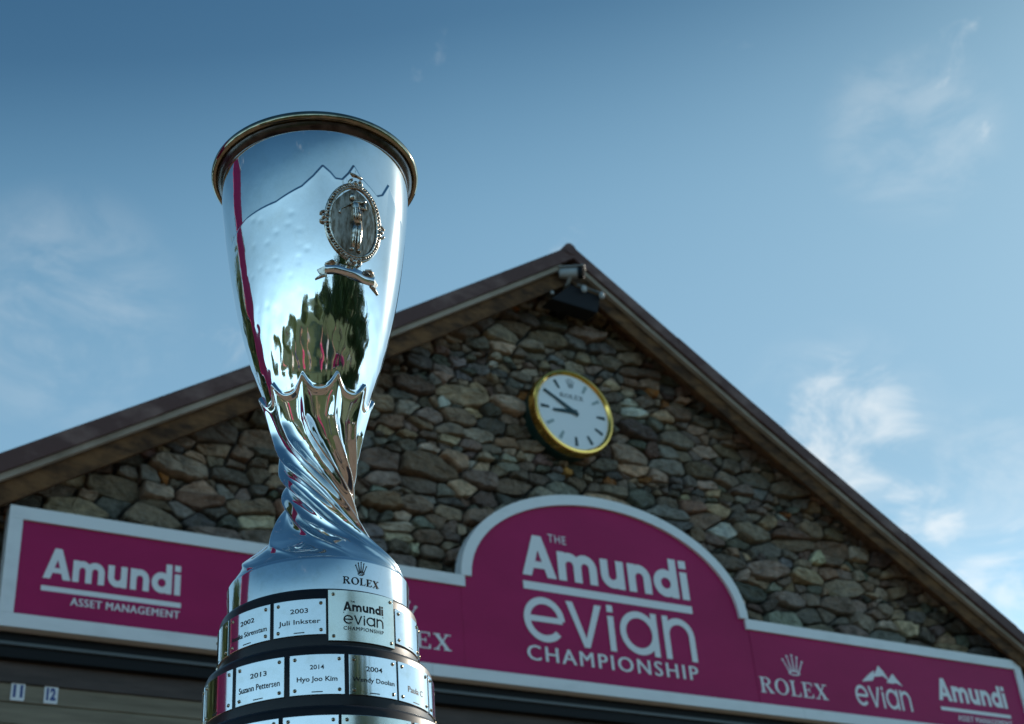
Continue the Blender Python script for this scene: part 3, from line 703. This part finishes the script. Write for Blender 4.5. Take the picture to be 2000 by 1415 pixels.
def cup():
    n = 800; zs = np.concatenate([np.linspace(.50, .715, 330), np.linspace(.7155, .96, 330)])
    tdeg = np.linspace(-180, 180, n, endpoint=False); TH, ZZ = np.meshgrid(tdeg, zs); th = np.radians(TH)
    r = prad(ZZ)
    # twisted flutes under a wave-cut lip
    tw = np.interp(ZZ, TW[:, 0], TW[:, 1]); k = np.exp(-np.linspace(-2, 2, 21)**2); k /= k.sum()
    zt_ = np.interp(zs, TW[:, 0], TW[:, 1]); zt_ = np.convolve(np.pad(zt_, 10, mode='edge'), k, 'valid'); tw = np.repeat(zt_[:, None], n, 1)
    irr = 3.2*np.sin(th*2+1.1)+2.2*np.sin(th*5+.4)
    psi = np.radians(NF*(TH+15-tw) + 0*irr)
    psi_s = psi + .45*np.sin(psi)
    g = 1-np.sqrt(np.sin(psi_s/2)**2+.03)/math.sqrt(1.03)
    amp = np.interp(ZZ, [.501, .510, .53, .56, .60, .64, .68, .70], [0, .0042, .0080, .0090, .0095, .0095, .0060, .0025])
    psi0 = np.radians(NF*(TH+15)); c0 = 1-np.sqrt(np.sin((psi0+.5*np.sin(psi0))/2)**2+.012)
    edge = .6875+.0155*c0 + .0012*np.sin(th*3+.5)
    below = 1-sstep(edge-.0012, edge+.0012, ZZ)
    r = r + below*(.0026*sstep(.60, .69, ZZ) + amp*(g-.80))
    lip = np.exp(-((ZZ-(edge-.0028))/.0024)**2)*.0017; r = r+lip
    # mountains in low relief on the bowl
    mp_ = np.array(MOUNT); line = np.interp(TH, mp_[:, 0], mp_[:, 1]); w = sstep(-74, -52, TH)*(1-sstep(54, 74, TH))
    bel = 1-sstep(line-.0013, line+.0013, ZZ)
    r = r + w*bel*.0018*np.exp(-np.clip(line-ZZ, 0, 1)/.03)
    # golf-ball dimples
    dm = 0
    for a in range(-7, 2):
        for b in range(8):
            ct = a*9.2+(b % 2)*4.6-3+random.uniform(-5, 5); cz = .762+b*.0145+random.uniform(-.007, .007)
            if ct > 2 or random.random() < .45: continue
            q = ((TH-ct)*math.pi/180*.085)**2+(ZZ-cz)**2; dm = dm + np.exp(-q/.0034**2)*random.uniform(.4, 1)
    r = r - dm*.00009
    # hand-raised metal is never quite true
    r = r + vnoise(th, ZZ, 60, 7, 3)*.00010*sstep(.70, .80, ZZ) + vnoise(th, ZZ, 120, 12, 5)*.00003*(1-sstep(.66, .74, ZZ)) + vnoise(th, ZZ, 300, 34, 8)*.00010*sstep(.70, .715, ZZ)*(1-sstep(.755, .80, ZZ))
    side = sstep(.45, .9, np.abs(np.sin((th+.2)/2))); r = r + vnoise(th, ZZ, 160, 22, 9)*.00007*sstep(30, 70, np.abs(TH))*sstep(.70, .73, ZZ)*(TH < 0)
    X = r*(np.cos(th)*U_[0]+np.sin(th)*RT[0]); Y = r*(np.cos(th)*U_[1]+np.sin(th)*RT[1])
    V = np.stack([X, Y, ZZ-TB], -1).reshape(-1, 3)
    m_ = len(zs); ii, jj = np.meshgrid(np.arange(n), np.arange(m_-1)); a = jj*n+ii; b = jj*n+(ii+1) % n
    F_ = np.stack([a, a+n, b+n, b], -1).reshape(-1, 4)
    split = 372                                             # stem below, bowl above
    def part(name, j0, j1):
        v_ = V[j0*n:j1*n]; ff = F_[j0*n:(j1-1)*n]-j0*n
        me = bpy.data.meshes.new(name); me.vertices.add(len(v_)); me.vertices.foreach_set('co', v_.ravel().astype(np.float32))
        me.loops.add(ff.size); me.loops.foreach_set('vertex_index', ff.ravel().astype(np.int32)); me.polygons.add(len(ff))
        me.polygons.foreach_set('loop_start', np.arange(0, ff.size, 4, dtype=np.int32)); me.update(calc_edges=True); me.validate(); me.shade_smooth()
        me.materials.append(M['silver']); o = bpy.data.objects.new(name, me); C.objects.link(o); o.parent = trophy; return o
    o = part('cup', 0, m_)
    # flip if the faces look inwards
    p = o.data.polygons[len(o.data.polygons)//2]
    if p.normal.x*p.center.x + p.normal.y*p.center.y < 0: o.data.flip_normals()
    return o
cup()
def tlathe(prof, name, mt, n=128, deg=35):
    mb = MB().lathe([(r, z-TB) for r, z in prof], n); o = mb.build(name, M[mt], trophy); return smooth_angle(o, deg)
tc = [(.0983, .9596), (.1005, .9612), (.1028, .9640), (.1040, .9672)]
bead = [(.1068+.0036*math.cos(R(a)), .9722+.0050*math.sin(R(a))) for a in range(-140, 200, 14)]
M['recess_shade'] = mat('shaded_recess_metal', (.10, .09, .085), .25, 1, noise=((90, 90, 90), (.05, .042, .038), .4, .65))  # dark reflection under the lip painted into the metal colour
tlathe(tc, 'rim_recess', 'recess_shade')
tlathe(tc[-1:]+bead+[(.1000, .9735)]+[(float(prad(z))-.0035, z) for z in (.958, .94, .91, .88, .85, .82, .79, .76, .73, .72)]+[(.03, .712), (0, .71)], 'rim', 'rim')
tlathe([(.060, .5005), (.0795, .5012), (.0815, .4992), (.0822, .497), (.0810, .470), (.0814, .466)], 'collar', 'satin', 160)
def tier(r, zt, zb): return [(r-.0075, zt+.0005), (r-.003, zt), (r-.0012, zt-.0012), (r, zt-.004), (r+.0004, zb+.001), (r+.0004, zb-.001)]
tiers = [(.0876, .4685, .4142), (.0990, .4142, .3597), (.1112, .3597, .3045), (.1230, .3045, TB)]
for r, a, b in tiers: tlathe(tier(r, a, b), 'base_tier', 'lacquer', 160)
tlathe([(.0, TB+.0005), (.1235, TB+.0005), (.1245, TB+.004), (.1245, TB+.012), (.1236, TB+.014)], 'base_moulding', 'lacquer', 160)

def wrap(vf, th0, z0, r, name, mt, parent, slant=0):
    """flat lettering (metres) wrapped round the axis at radius r"""
    v, f = vf; V = []; Fs = []
    for k, q in zip(comps(f), f):
        b = len(V); rr = r+k*.000005
        a = sum(v[q[i]][0]*v[q[(i+1) % len(q)]][1]-v[q[(i+1) % len(q)]][0]*v[q[i]][1] for i in range(len(q)))
        if a < 0: q = q[::-1]
        V += [pol(th0+math.degrees(v[i][0]/r), rr, z0+v[i][1]) for i in q]; Fs.append(tuple(range(b, b+len(q))))
    return obj(name, V, Fs, M[mt], parent)
def rw(deg, r): return R(deg)*r
# engraved crown and word on the collar
RC = .0818
wrap(fit(GS, -.0178, .0178, -.0033, .0033), 27.2, .4785, .0818, 'engraved_word', 'ink', trophy)
wrap(fit(GC, -.0058, .0058, -.0062, .0062), 26.6, .4905, .0824, 'engraved_crown', 'ink', trophy)
# name plates
def screw_mesh():
    mb = MB().lathe([(0, .0009), (.0010, .0008), (.0016, .0002), (.0017, -.0004)][::-1], 12); me = obj('screw', mb.v, mb.f, M['screw'], None, True)
    bm = MB().box(-.0013, .0013, -.0003, .0003, .0006, .00105); sl_ = obj('slot', bm.v, bm.f, M['slot'], None)
    a, b = me.data, sl_.data; bpy.data.objects.remove(me); bpy.data.objects.remove(sl_)
    a.materials.append(M['slot']); v = [tuple(x.co) for x in a.vertices]+[tuple(x.co) for x in b.vertices]; f = [tuple(p.vertices) for p in a.polygons]; k = len(a.vertices); nf = len(f)
    f += [tuple(i+k for i in p.vertices) for p in b.polygons]; me2 = bpy.data.meshes.new('screw'); me2.from_pydata(v, [], f); me2.materials.append(M['screw']); me2.materials.append(M['slot'])
    for i, p in enumerate(me2.polygons): p.material_index = 1 if i >= nf else 0; p.use_smooth = i < nf
    return me2
SCREW = screw_mesh()
def plate(r, t0, t1, z0, z1, lines, mt='satin', logo=False):
    """a thin curved plate with four screws; lines = [(text, height mm, centre z offset, width fraction, bold)]"""
    rr = r+.0013; n = 22; V = []; tm, zm = (t0+t1)/2, (z0+z1)/2
    for rad_, e in ((r-.001, 0), (rr-.0002, 0), (rr, .00025)):
        for zz in (z0+e, z1-e):
            for i in range(n+1): V.append(pol(t0+(t1-t0)*i/n + math.degrees(e/rr)*(1-2*i/n), rad_+math.sin(i*1.7+t0)*.00001, zz))
    k = n+1; Fs = []
    for i in range(n):
        Fs.append((4*k+i, 4*k+i+1, 5*k+i+1, 5*k+i))
        for a in (0, 2): Fs += [(a*k+i, a*k+i+1, (a+2)*k+i+1, (a+2)*k+i), ((a+1)*k+i+1, (a+1)*k+i, (a+3)*k+i, (a+3)*k+i+1)]
    for a in (0, 2): Fs += [(a*k, (a+2)*k, (a+3)*k, (a+1)*k), (a*k+n, (a+1)*k+n, (a+3)*k+n, (a+2)*k+n)]
    p = obj('name_plate', V, Fs, M[mt], trophy, True); smooth_angle(p, 25)
    ins = math.degrees(.0042/rr)
    for tt in (t0+ins, t1-ins):
        for zz in (z0+.004, z1-.004):
            s_ = bpy.data.objects.new('screw', SCREW); C.objects.link(s_); s_.parent = p
            nrm = Vector(pol(tt, 1, TB)); tx = Vector((-nrm.y, nrm.x, 0)); up = Vector((0, 0, 1)); an = random.uniform(0, 3.14)
            a_ = tx*math.cos(an)+up*math.sin(an); b_ = nrm.cross(a_); loc = Vector(pol(tt, rr, zz))
            s_.matrix_local = Matrix(((a_.x, b_.x, nrm.x, loc.x), (a_.y, b_.y, nrm.y, loc.y), (a_.z, b_.z, nrm.z, loc.z), (0, 0, 0, 1)))
    for s, h, dz, wf, bold in lines:
        w = rw(t1-t0, rr)*wf/2; wrap(fit(T(s, bold=bold), -w, w, -h/2, h/2), tm, zm+dz, rr+.00015, 'engraving', 'ink', p)
    if logo:
        hw = .0190; dz = .0012
        wrap(fit(GB, -hw, hw, .0030+dz, .0112+dz), tm, zm, rr+.00015, 'logo_word', 'ink', p); wrap(fit(rect(0, 1, 0, 1), -hw, hw, .0008+dz, .0020+dz), tm, zm, rr+.00015, 'logo_bar', 'ink', p)
        wrap(fit(GL, -hw, hw, -.0086+dz, -.0002+dz), tm, zm, rr+.00015, 'logo_word', 'ink', p); wrap(fit(heavy('CHAMPIONSHIP', .03, 1.2), -hw, hw, -.0140+dz, -.0107+dz), tm, zm, rr+.00015, 'logo_word', 'ink', p)
        wrap(fit(T('THE', bold=.006), -.0126, -.0086, .0106+dz, .0122+dz), tm, zm, rr+.00015, 'logo_word', 'ink', p)
    else:
        w = .0045; wrap(fit(T('________', bold=.01), -w, w, -.0004, .0004), tm, z0+.0022, rr+.00015, 'maker_mark', 'ink', p)
Y_ = lambda y: (y, .0042, .0056, .34, .014)
r1, r2, r3 = .0878, .0992, .1114
a, b = .4262, .4578
plate(r1, -93, -60, a, b, [])
plate(r1, -58, -27.2, a, b, [Y_('2002'), ('Annika Sörenstam', .0046, -.0050, .88, .012)])
plate(r1, -25, 3.8, a, b, [Y_('2003'), ('Juli Inkster', .0054, -.0045, .80, .012)])
plate(r1+.0004, 5.1, 45.6, .4205, .4655, [], 'brass_plate', True)
plate(r1, 47.2, 77, a, b, []); plate(r1, 79, 108, a, b, [])
for t in range(110, 240, 31): plate(r1, t, t+29, a, b, [])
a, b = .3712, .4050
plate(r2, -72, -45, a, b, []); plate(r2, -99, -74, a, b, [])
plate(r2, -42.6, -16.3, a, b, [Y_('2013'), ('Suzann Pettersen', .0052, -.0045, .84, .012)])
plate(r2, -13.7, 11.7, a, b, [('2014', .0039, .0060, .26, .02), ('Hyo Joo Kim', .0054, -.0045, .74, .022)])
plate(r2, 13.9, 39.4, a, b, [Y_('2004'), ('Wendy Doolan', .0052, -.0045, .88, .012)])
plate(r2, 40.6, 66, a, b, [('Paula C', .0052, -.0045, .50, .012)]); plate(r2, 68, 94, a, b, [])
for t in range(96, 250, 27): plate(r2, t, t+25, a, b, [])
a, b = .3165, .3505
plate(r3, -39, -16.5, a, b, []); plate(r3, -14.8, 7.6, a, b, []); plate(r3, 8.9, 41, a, b, [], 'brass_plate'); plate(r3, -63, -41, a, b, []); plate(r3, 43, 66, a, b, [])
for t in range(68, 290, 25): plate(r3, t, t+23, a, b, [])

# medallion with the golfer, ribbon below it
MT, MZ = 25.3, .8570
def onbowl(x, w, y, t0=MT, z0=MZ):
    """local x right, y up on the bowl skin, w outwards"""
    z = z0+y; r = float(prad(z))
    return pol(t0+math.degrees(x/r), r+w+.0003, z)
def bpart(mb, name, mt, parent=None, smooth=True, tilt=0):
    c, s = math.cos(R(tilt)), math.sin(R(tilt))
    mb.map(lambda x, y, z: onbowl(x*c-z*s, y, x*s+z*c)); return mb.build(name, M[mt], parent or trophy, smooth)
def relief_plate(rx, rz, w0, w1, n=48, rings=6):
    mb = MB(); V = [(0, w1, 0)]; Fs = []
    for j in range(1, rings+1):
        k = j/rings
        for i in range(n): a = 2*math.pi*i/n; V.append((rx*k*math.cos(a), w1 if j < rings else w0, rz*k*math.sin(a)))
    for i in range(n): Fs.append((0, 1+(i+1) % n, 1+i))
    for j in range(rings-1):
        for i in range(n): Fs.append((1+j*n+i, 1+j*n+(i+1) % n, 1+(j+1)*n+(i+1) % n, 1+(j+1)*n+i))
    return mb.add(V, [q[::-1] for q in Fs])
TILT = 2
med = bpart(relief_plate(.0265, .0385, .0002, .0009), 'medallion', 'antique', tilt=TILT)
def oval(rx, rz, w, n=64): return [(rx*math.cos(2*math.pi*i/n), w, rz*math.sin(2*math.pi*i/n)) for i in range(n+1)]
bpart(MB().tube(oval(.0262, .0382, .0012), .0013, 8, False).tube(oval(.0305, .0424, .0008), .0012, 8, False), 'oval_frame', 'relief', med, tilt=TILT)
mb = MB()
for i in range(66):
    a = 2*math.pi*i/66; mb.ball((.0284*math.cos(a), .0014, .0403*math.sin(a)), .0014, 8, 5)
bpart(mb, 'bead_border', 'relief', med, tilt=TILT)
def scroll(cx, cz, sgn, s=1.0):
    mb = MB()
    for m2 in (-1, 1):
        pts = []; rd = []
        for i in range(22):
            a = i/21*4.6; q = .0052*s*(1-i/26); pts.append((cx+sgn*(.001+q*math.cos(a)*.8), .0017, cz+m2*(.0034*s+q*.7*math.sin(a)))); rd.append(.0014*s*(1-i/40))
        mb.tube(pts, rd, 7)
    return mb.ball((cx+sgn*.002, .0018, cz), (.0024*s, .0018, .0024*s), 10, 6)
for cx, cz, sg in ((-.0298, .001, -1), (.0298, -.001, 1)): bpart(scroll(cx, cz, sg), 'scroll', 'relief', med, tilt=TILT)
for cz, s in ((.0415, 1), (-.0420, 1)):
    q = scroll(0, 0, 1, 1.05); q.map(lambda x, y, z: (z, y, x*(1 if cz > 0 else -1)+cz)); bpart(q, 'scroll', 'relief', med, tilt=TILT)
bpart(MB().tube([(-.006, .0012, .0545), (-.002, .0016, .0525), (.002, .0016, .0520), (.007, .0012, .0505)], [.0008, .0016, .0012, .0016], 8), 'crest_scroll', 'relief', med, tilt=TILT)
fg = MB()
fg.ball((-.0035, .0022, .0265), (.0031, .0022, .0040), 14, 10)                                       # head
fg.tube([(-.0032, .0018, .0215), (-.001, .0022, .0175), (.0004, .0026, .010), (.0004, .0026, .003), (.0012, .0026, -.003)], [.0016, .0044, .0042, .0034, .0042], 12)   # trunk
fg.tube([(-.0005, .002, -.001), (-.0012, .0022, -.012), (-.0018, .002, -.022), (-.0022, .0016, -.0295)], [.0032, .0029, .0022, .0016], 10)
fg.tube([(.0028, .0022, -.001), (.0040, .0024, -.012), (.0036, .002, -.022), (.0028, .0016, -.0300)], [.0034, .0030, .0023, .0017], 10)
fg.tube([(-.0022, .0016, -.0300), (-.0055, .0016, -.0318)], [.0020, .0014], 8); fg.tube([(.0028, .0016, -.0305), (.0062, .0016, -.0325)], [.0020, .0014], 8)
fg.tube([(-.0055, .0022, .0172), (-.0010, .0036, .0205), (.0040, .0034, .0215), (.0085, .003, .0235)], [.0019, .0017, .0014, .0012], 8)     # arm across
fg.tube([(.0052, .0024, .0165), (.0102, .003, .0155), (.0088, .003, .0228)], [.0019, .0016, .0012], 8)                                       # far arm raised
fg.ball((.0088, .0030, .0236), .0020, 8, 6)
fg.tube([(.0095, .0024, .0243), (-.004, .0026, .0190), (-.0155, .0016, .0115), (-.0165, .0016, .0075), (-.0150, .0016, .0068)], [.0007, .0007, .0007, .0011, .0011], 7)  # club
for i in range(5): fg.tube([(-.0035+i*.002, .0072-abs(i-2)*.0007, .013), (-.0030+i*.0018, .0070-abs(i-2)*.0007, -.001)], [.0004, .0008], 6)
bpart(fg, 'golfer_relief', 'relief', med, tilt=TILT)
# ribbon
rb = MB(); n = 26; V = []
for i in range(n+1):
    x = -.0262+.0524*i/n; w = .0022+.0006*math.sin(i*.5); dz = .0012*math.sin(i/n*math.pi*2)
    for z_, ww in ((-.0052, w-.0016), (-.0050, w), (.0050, w), (.0052, w-.0016)): V.append((x, ww, z_+dz))
Fs = []
for i in range(n):
    for k in range(3): Fs.append((i*4+k, (i+1)*4+k, (i+1)*4+k+1, i*4+k+1))
rb.add(V, Fs); rb.map(lambda x, y, z: onbowl(x, y, z, 24.6, .8015)); ribbon = rb.build('ribbon', M['silver'], trophy, True)
for sg in (-1, 1):
    tl = MB(); tl.tube([(sg*.0262, .0012, .0046), (sg*.020, .0026, .0072), (sg*.0150, .0018, .0066)], [.0014, .0019, .0010], 8)
    tl.add([(sg*.0240, .0016, -.0058), (sg*.0345, .0006, -.0100 if sg < 0 else -.0125), (sg*.0300, .0010, -.0062), (sg*.0338, .0006, -.0012), (sg*.0258, .0016, .0030)], [(0, 1, 2), (0, 2, 4), (2, 3, 4)] if sg > 0 else [(2, 1, 0), (4, 2, 0), (4, 3, 2)])
    tl.tube([(sg*.0240, .0008, -.0060), (sg*.0290, .0010, -.0080), (sg*.0345, .0006, -.0110)], [.0012, .0013, .0008], 7)
    tl.map(lambda x, y, z: onbowl(x, y, z, 24.6, .8015)); tl.build('ribbon_tail', M['relief'], ribbon, True)

# the stand that carries it, below the frame
pl_ = empty('display_plinth', (AXX, AXY, 0), -AZ); tag(pl_, 'black cloth covered display plinth carrying the trophy', 'plinth')
MB().box(-.26, .26, -.26, .26, 0, Z(TB)-.03).build('body', M['plinth'], pl_); MB().box(-.28, .28, -.28, .28, Z(TB)-.0299, Z(TB)).build('top', M['lacquer'], pl_)

# ------------------------------------------------------------------ what stands behind the photographer (seen in the silver)
def leaf_mesh():
    v = [(0, 0, 0), (.5, .12, .28), (1, 0, 0), (.5, -.1, -.28)]; return np.array(v), [(0, 1, 2), (0, 2, 3)]
def tree(x, y, h, cr, label, seed):
    r_ = np.random.default_rng(seed); rd = random.Random(seed); t = empty('tree', (x, y, 0)); tag(t, label, 'tree', None)
    mb = MB(); th = h*.42; mb.tube([(0, 0, -.1), (.05, 0, th*.5), (.1, .05, th), (.12, .05, h*.8)], [h*.028, h*.022, h*.017, h*.006], 10)
    tips = []
    for i in range(11):
        a = i*2.4; z0 = th*(.75+.06*i); L_ = cr*rd.uniform(.55, .95); e = (math.cos(a)*L_, math.sin(a)*L_, min(h*.95, z0+L_*rd.uniform(.35, .8))); tips.append(e)
        mb.tube([(.08, .04, z0), (e[0]*.5, e[1]*.5, (z0+e[2])/2+.1), e], [h*.011, h*.008, h*.003], 7)
    mb.build('trunk', M['bark'], t, True)
    cl = [Vector(e) for e in tips]+[Vector((r_.normal()*cr*.45, r_.normal()*cr*.45, th+(h-th)*r_.uniform(.25, .95))) for _ in range(26)]
    nl = 9000; V = np.zeros((nl*4, 3)); lv, lf = leaf_mesh(); Fs = []
    for i in range(nl):
        c = cl[r_.integers(len(cl))]; p = np.array(c)+r_.normal(size=3)*cr*.17; s = r_.uniform(.25, .5)
        q = r_.normal(size=(3, 3)); q, _ = np.linalg.qr(q); V[i*4:i*4+4] = p+(lv*s)@q; Fs += [tuple(k+i*4 for k in f_) for f_ in lf]
    obj('crown', V, Fs, M['leaf'], t)
    return t
protos = [tree(-1.5, -27, 7.6, 3.2, 'tall broad green tree growing at the edge of the lawn', 1), tree(5.0, -25, 6.6, 2.9, 'rounded mid green tree growing at the edge of the lawn', 2), tree(-9.5, -31, 5.2, 2.3, 'small loose green tree growing at the edge of the lawn', 3)]
for t, g in zip(protos, ('tall trees round the lawn', 'rounded trees round the lawn', 'small trees round the lawn')): t['group'] = g
def slope_z(y): return float(np.interp(-y, (24, 30, 40, 60), (0, .5, 1.7, 4.6)))
for t in protos: t.location.z = slope_z(t.location.y)
for k, (x, y, i, sc_, rz) in enumerate(((1.6, -25.5, 0, .95, 1), (8, -22, 0, .8, 2), (3.5, -30, 0, 1.0, .5), (-4.5, -29, 1, .9, 2.2), (12, -27, 1, 1, 4), (10.5, -18.5, 2, 1.0, 1.4), (-12, -38, 2, .9, 2.6), (-20, -40, 1, .7, 3.3),
                                        (-32, -36, 2, .9, .4), (-40, -26, 1, .75, 1.9), (-46, -16, 2, .9, 5), (-48, -6, 1, .75, .9), (-46, 6, 2, 1, 3), (30, -16, 2, .8, 1), (36, -6, 1, .6, 2), (-40, 18, 1, .8, 1.2), (-11.5, 5, 0, 1.05, .7), (20, -5, 2, .8, 3.1), (18, -9, 1, .7, 4.4))):
    p = protos[i]; c = p.copy(); C.objects.link(c); c.location = (x, y, slope_z(y)); c.rotation_euler.z = rz; c.scale = (sc_,)*3
    for ch in p.children:
        d = ch.copy(); C.objects.link(d); d.parent = c
tw_ = empty('advertising_tower', (AXX-.74*5.2, AXY+.67*5.2, 0), R(4)); tag(tw_, 'tall narrow magenta advertising tower standing left of the forecourt', 'sign')
MB().box(-.95, .95, -.03, .03, .12, 5.9).build('panel', M['sign_red'], tw_); MB().box(-1, 1, -.25, .25, 0, .119).build('base', M['frame_white'], tw_); MB().box(-.98, .98, -.045, .045, 5.901, 5.96).build('top_cap', M['frame_white'], tw_)

# ------------------------------------------------------------------ people on the path and lawn (mirrored in the silver)
M['skin'] = mat('skin', (.45, .27, .19), .5); M['hair'] = mat('dark_hair', (.03, .02, .015), .6); M['eye'] = mat('eye', (.02, .02, .02), .2)
CLOTH = {k: mat(k+'_cloth', c, .85, 0, bump=((60, 60, 60), .3, .01)) for k, c in dict(black=(.02, .02, .024), pink=(.50, .05, .16), white=(.72, .72, .70), navy=(.03, .04, .09), khaki=(.30, .24, .15), grey=(.22, .22, .23)).items()}
CLOTH['skin'] = M['skin']; CLOTH['shoe'] = mat('shoe_leather', (.05, .04, .035), .6)
def person(x, y, rz, top, legs, label, group=None, pose='stand', z=0.0):
    root = empty('person', (x, y, z), rz); tag(root, label, 'person', group)
    V = []; E = []; Rr = []; K = []
    def v(p, r, k): V.append(p); Rr.append(r); K.append(k); return len(V)-1
    def chain(st, pts):
        for p, r, k in pts: i = v(p, r, k); E.append((st, i)); st = i
        return st
    kneel = pose == 'kneel'; h = .52 if kneel else .94
    lean = .10 if kneel else .0
    pel = v((0, 0, h), (.155, .115), legs)
    ch = chain(pel, [((0, -lean*.4, h+.16), (.135, .10), top), ((0, -lean*.8, h+.34), (.165, .115), top), ((0, -lean, h+.47), (.12, .085), top)])
    hd = chain(ch, [((0, -lean-.01, h+.56), (.056, .056), 'skin'), ((0, -lean-.03, h+.64), (.070, .085), 'skin'), ((0, -lean-.025, h+.74), (.076, .095), 'skin'), ((0, -lean-.01, h+.80), (.055, .07), 'skin')])
    for sg in (-1, 1):
        if pose == 'stand': arm = [((sg*.19, 0, h+.46), .055, top), ((sg*.235, .02, h+.18), .044, top), ((sg*.235, -.05, h-.04), .033, 'skin'), ((sg*.23, -.075, h-.10), .036, 'skin')]; fd = (0, -.25, -.97)
        else: arm = [((sg*.19, -lean, h+.44), .055, top), ((sg*.24, -.20, h+.26), .046, top), ((sg*.10, -.36, h+.46), .034, top if kneel else 'skin'), ((sg*.075, -.40, h+.52), .036, 'skin')]; fd = (-sg*.25, -.45, .85)
        hand = chain(ch, [(p, (r, r), k) for p, r, k in arm]); hp = Vector(arm[-1][0]); f = Vector(fd).normalized(); sd_ = Vector((0, 1, 0)) if pose == 'stand' else Vector((-sg, 0, .3)).normalized()
        for q in range(4): l = (.075, .085, .08, .06)[q]; b0 = hp+f*.03+sd_*(.027-.018*q); chain(hand, [(tuple(b0), (.011, .010), 'skin'), (tuple(b0+f*l*.55), (.009, .009), 'skin'), (tuple(b0+f*l+Vector((-sg*.012, 0, 0))), (.008, .008), 'skin')])
        chain(hand, [(tuple(hp+sd_*.035+f*.005), (.012, .011), 'skin'), (tuple(hp+sd_*.052+f*.04), (.010, .010), 'skin')])
        if kneel and sg < 0: leg = [((sg*.10, .01, h-.04), .085, legs), ((sg*.14, -.40, h-.02), .062, legs), ((sg*.14, -.40, .10), .042, legs), ((sg*.14, -.40, .05), .045, 'shoe'), ((sg*.14, -.55, .035), .036, 'shoe')]
        elif kneel: leg = [((sg*.10, .02, h-.06), .085, legs), ((sg*.14, -.06, .07), .062, legs), ((sg*.14, .34, .06), .045, legs), ((sg*.14, .38, .055), .04, 'shoe'), ((sg*.14, .44, .03), .03, 'shoe')]
        else: leg = [((sg*.09, 0, h-.08), .088, legs), ((sg*.10, -.015, .49), .060, legs), ((sg*.11, .02, .12), .042, legs), ((sg*.11, .01, .055), .045, 'shoe'), ((sg*.125, -.14, .04), .037, 'shoe')]
        chain(pel, [(p, (r, r), k) for p, r, k in leg])
    me = bpy.data.meshes.new('body'); me.from_pydata(V, E, []); tmp = bpy.data.objects.new('body', me); C.objects.link(tmp)
    md = tmp.modifiers.new('skin', 'SKIN'); md.use_smooth_shade = True
    for i, r in enumerate(Rr): me.skin_vertices[0].data[i].radius = r; me.skin_vertices[0].data[i].use_root = (i == 0)
    sb = tmp.modifiers.new('sub', 'SUBSURF'); sb.levels = 2; sb.render_levels = 2
    dg = bpy.context.evaluated_depsgraph_get(); res = bpy.data.meshes.new_from_object(tmp.evaluated_get(dg)); bpy.data.objects.remove(tmp); bpy.data.meshes.remove(me)
    res.name = 'body'; kinds = sorted(set(K)); res.materials.clear()
    for k in kinds: res.materials.append(CLOTH[k])
    A = np.array(V); B = np.array([(V[a], V[b]) for a, b in E]); KB = [K[b] for a, b in E]
    for p in res.polygons:
        c = np.array(p.center); ab = B[:, 1]-B[:, 0]; t = np.clip(((c-B[:, 0])*ab).sum(1)/(ab**2).sum(1), 0, 1); d = ((B[:, 0]+ab*t[:, None]-c)**2).sum(1)
        p.material_index = kinds.index(KB[int(d.argmin())]); p.use_smooth = True
    o = bpy.data.objects.new('body', res); C.objects.link(o); o.parent = root
    hz = h+.74; hy = -lean-.025
    MB().ball((0, hy+.018, hz+.022), (.088, .105, .098), 16, 10).build('hair', M['hair'], root, True)
    MB().ball((-.03, hy-.088, hz-.01), .012, 8, 6).ball((.03, hy-.088, hz-.01), .012, 8, 6).build('eyes', M['eye'], root, True)
    MB().tube([(0, hy-.09, hz-.012), (0, hy-.118, hz-.045), (0, hy-.09, hz-.052)], [.009, .014, .010], 8).build('nose', M['skin'], root, True)
    MB().tube([(-.024, hy-.082, hz-.085), (0, hy-.092, hz-.087), (.024, hy-.082, hz-.085)], [.005, .007, .005], 6).build('mouth', mat('lip', (.35, .13, .11), .5), root, True)
    for sg in (-1, 1): MB().ball((sg*.078, hy+.005, hz-.025), (.014, .022, .034), 8, 6).build('ear', M['skin'], root, True)
    return root
back = math.atan2(CF.y, CF.x)+math.pi/2
bx, by = CAM.x-CF.x*.75, CAM.y-CF.y*.75
person(bx, by, back, 'black', 'black', 'photographer kneeling in black clothes with both hands raised', pose='kneel')
crowd = (('pink', 'white', 262, 7.0), ('white', 'navy', 250, 6.2), ('navy', 'khaki', 240, 7.6), ('pink', 'black', 228, 6.6), ('grey', 'navy', 218, 7.4), ('pink', 'khaki', 196, 6.4), ('white', 'black', 187, 7.8), ('khaki', 'white', 176, 6.6), ('black', 'khaki', 166, 7.2), ('pink', 'navy', 156, 6.2), ('white', 'grey', 147, 7.4), ('navy', 'white', 138, 8.0))
for a, b, az_, d_ in crowd:
    x, y = AXX+math.sin(R(az_))*d_, AXY+math.cos(R(az_))*d_; rz = math.atan2(AXX-x, -(AXY-y))*1.0; lab = 'person in a %s top and %s trousers watching from behind the photographer' % (a, b)
    person(x, y, rz, a, b, lab)

for k, (x, y, rz, lab) in enumerate(((-3.0, -19.5, .1, 'low magenta advertising board on the lawn beside the path'), (3.2, -18, -.3, 'low magenta advertising board on the lawn under the trees'))):
    e = empty('advertising_board', (x, y, 0), rz); tag(e, lab, 'sign')
    MB().box(-1.4, 1.4, -.03, .03, .12, 1.05).build('panel', M['sign_red'], e); MB().box(-1.4, 1.4, -.035, .035, 1.051, 1.10).build('top_rail', M['frame_white'], e)
    for q in (-1.1, 1.1): MB().box(q-.04, q+.04, -.25, .25, 0, .12).build('foot', M['rail'], e)
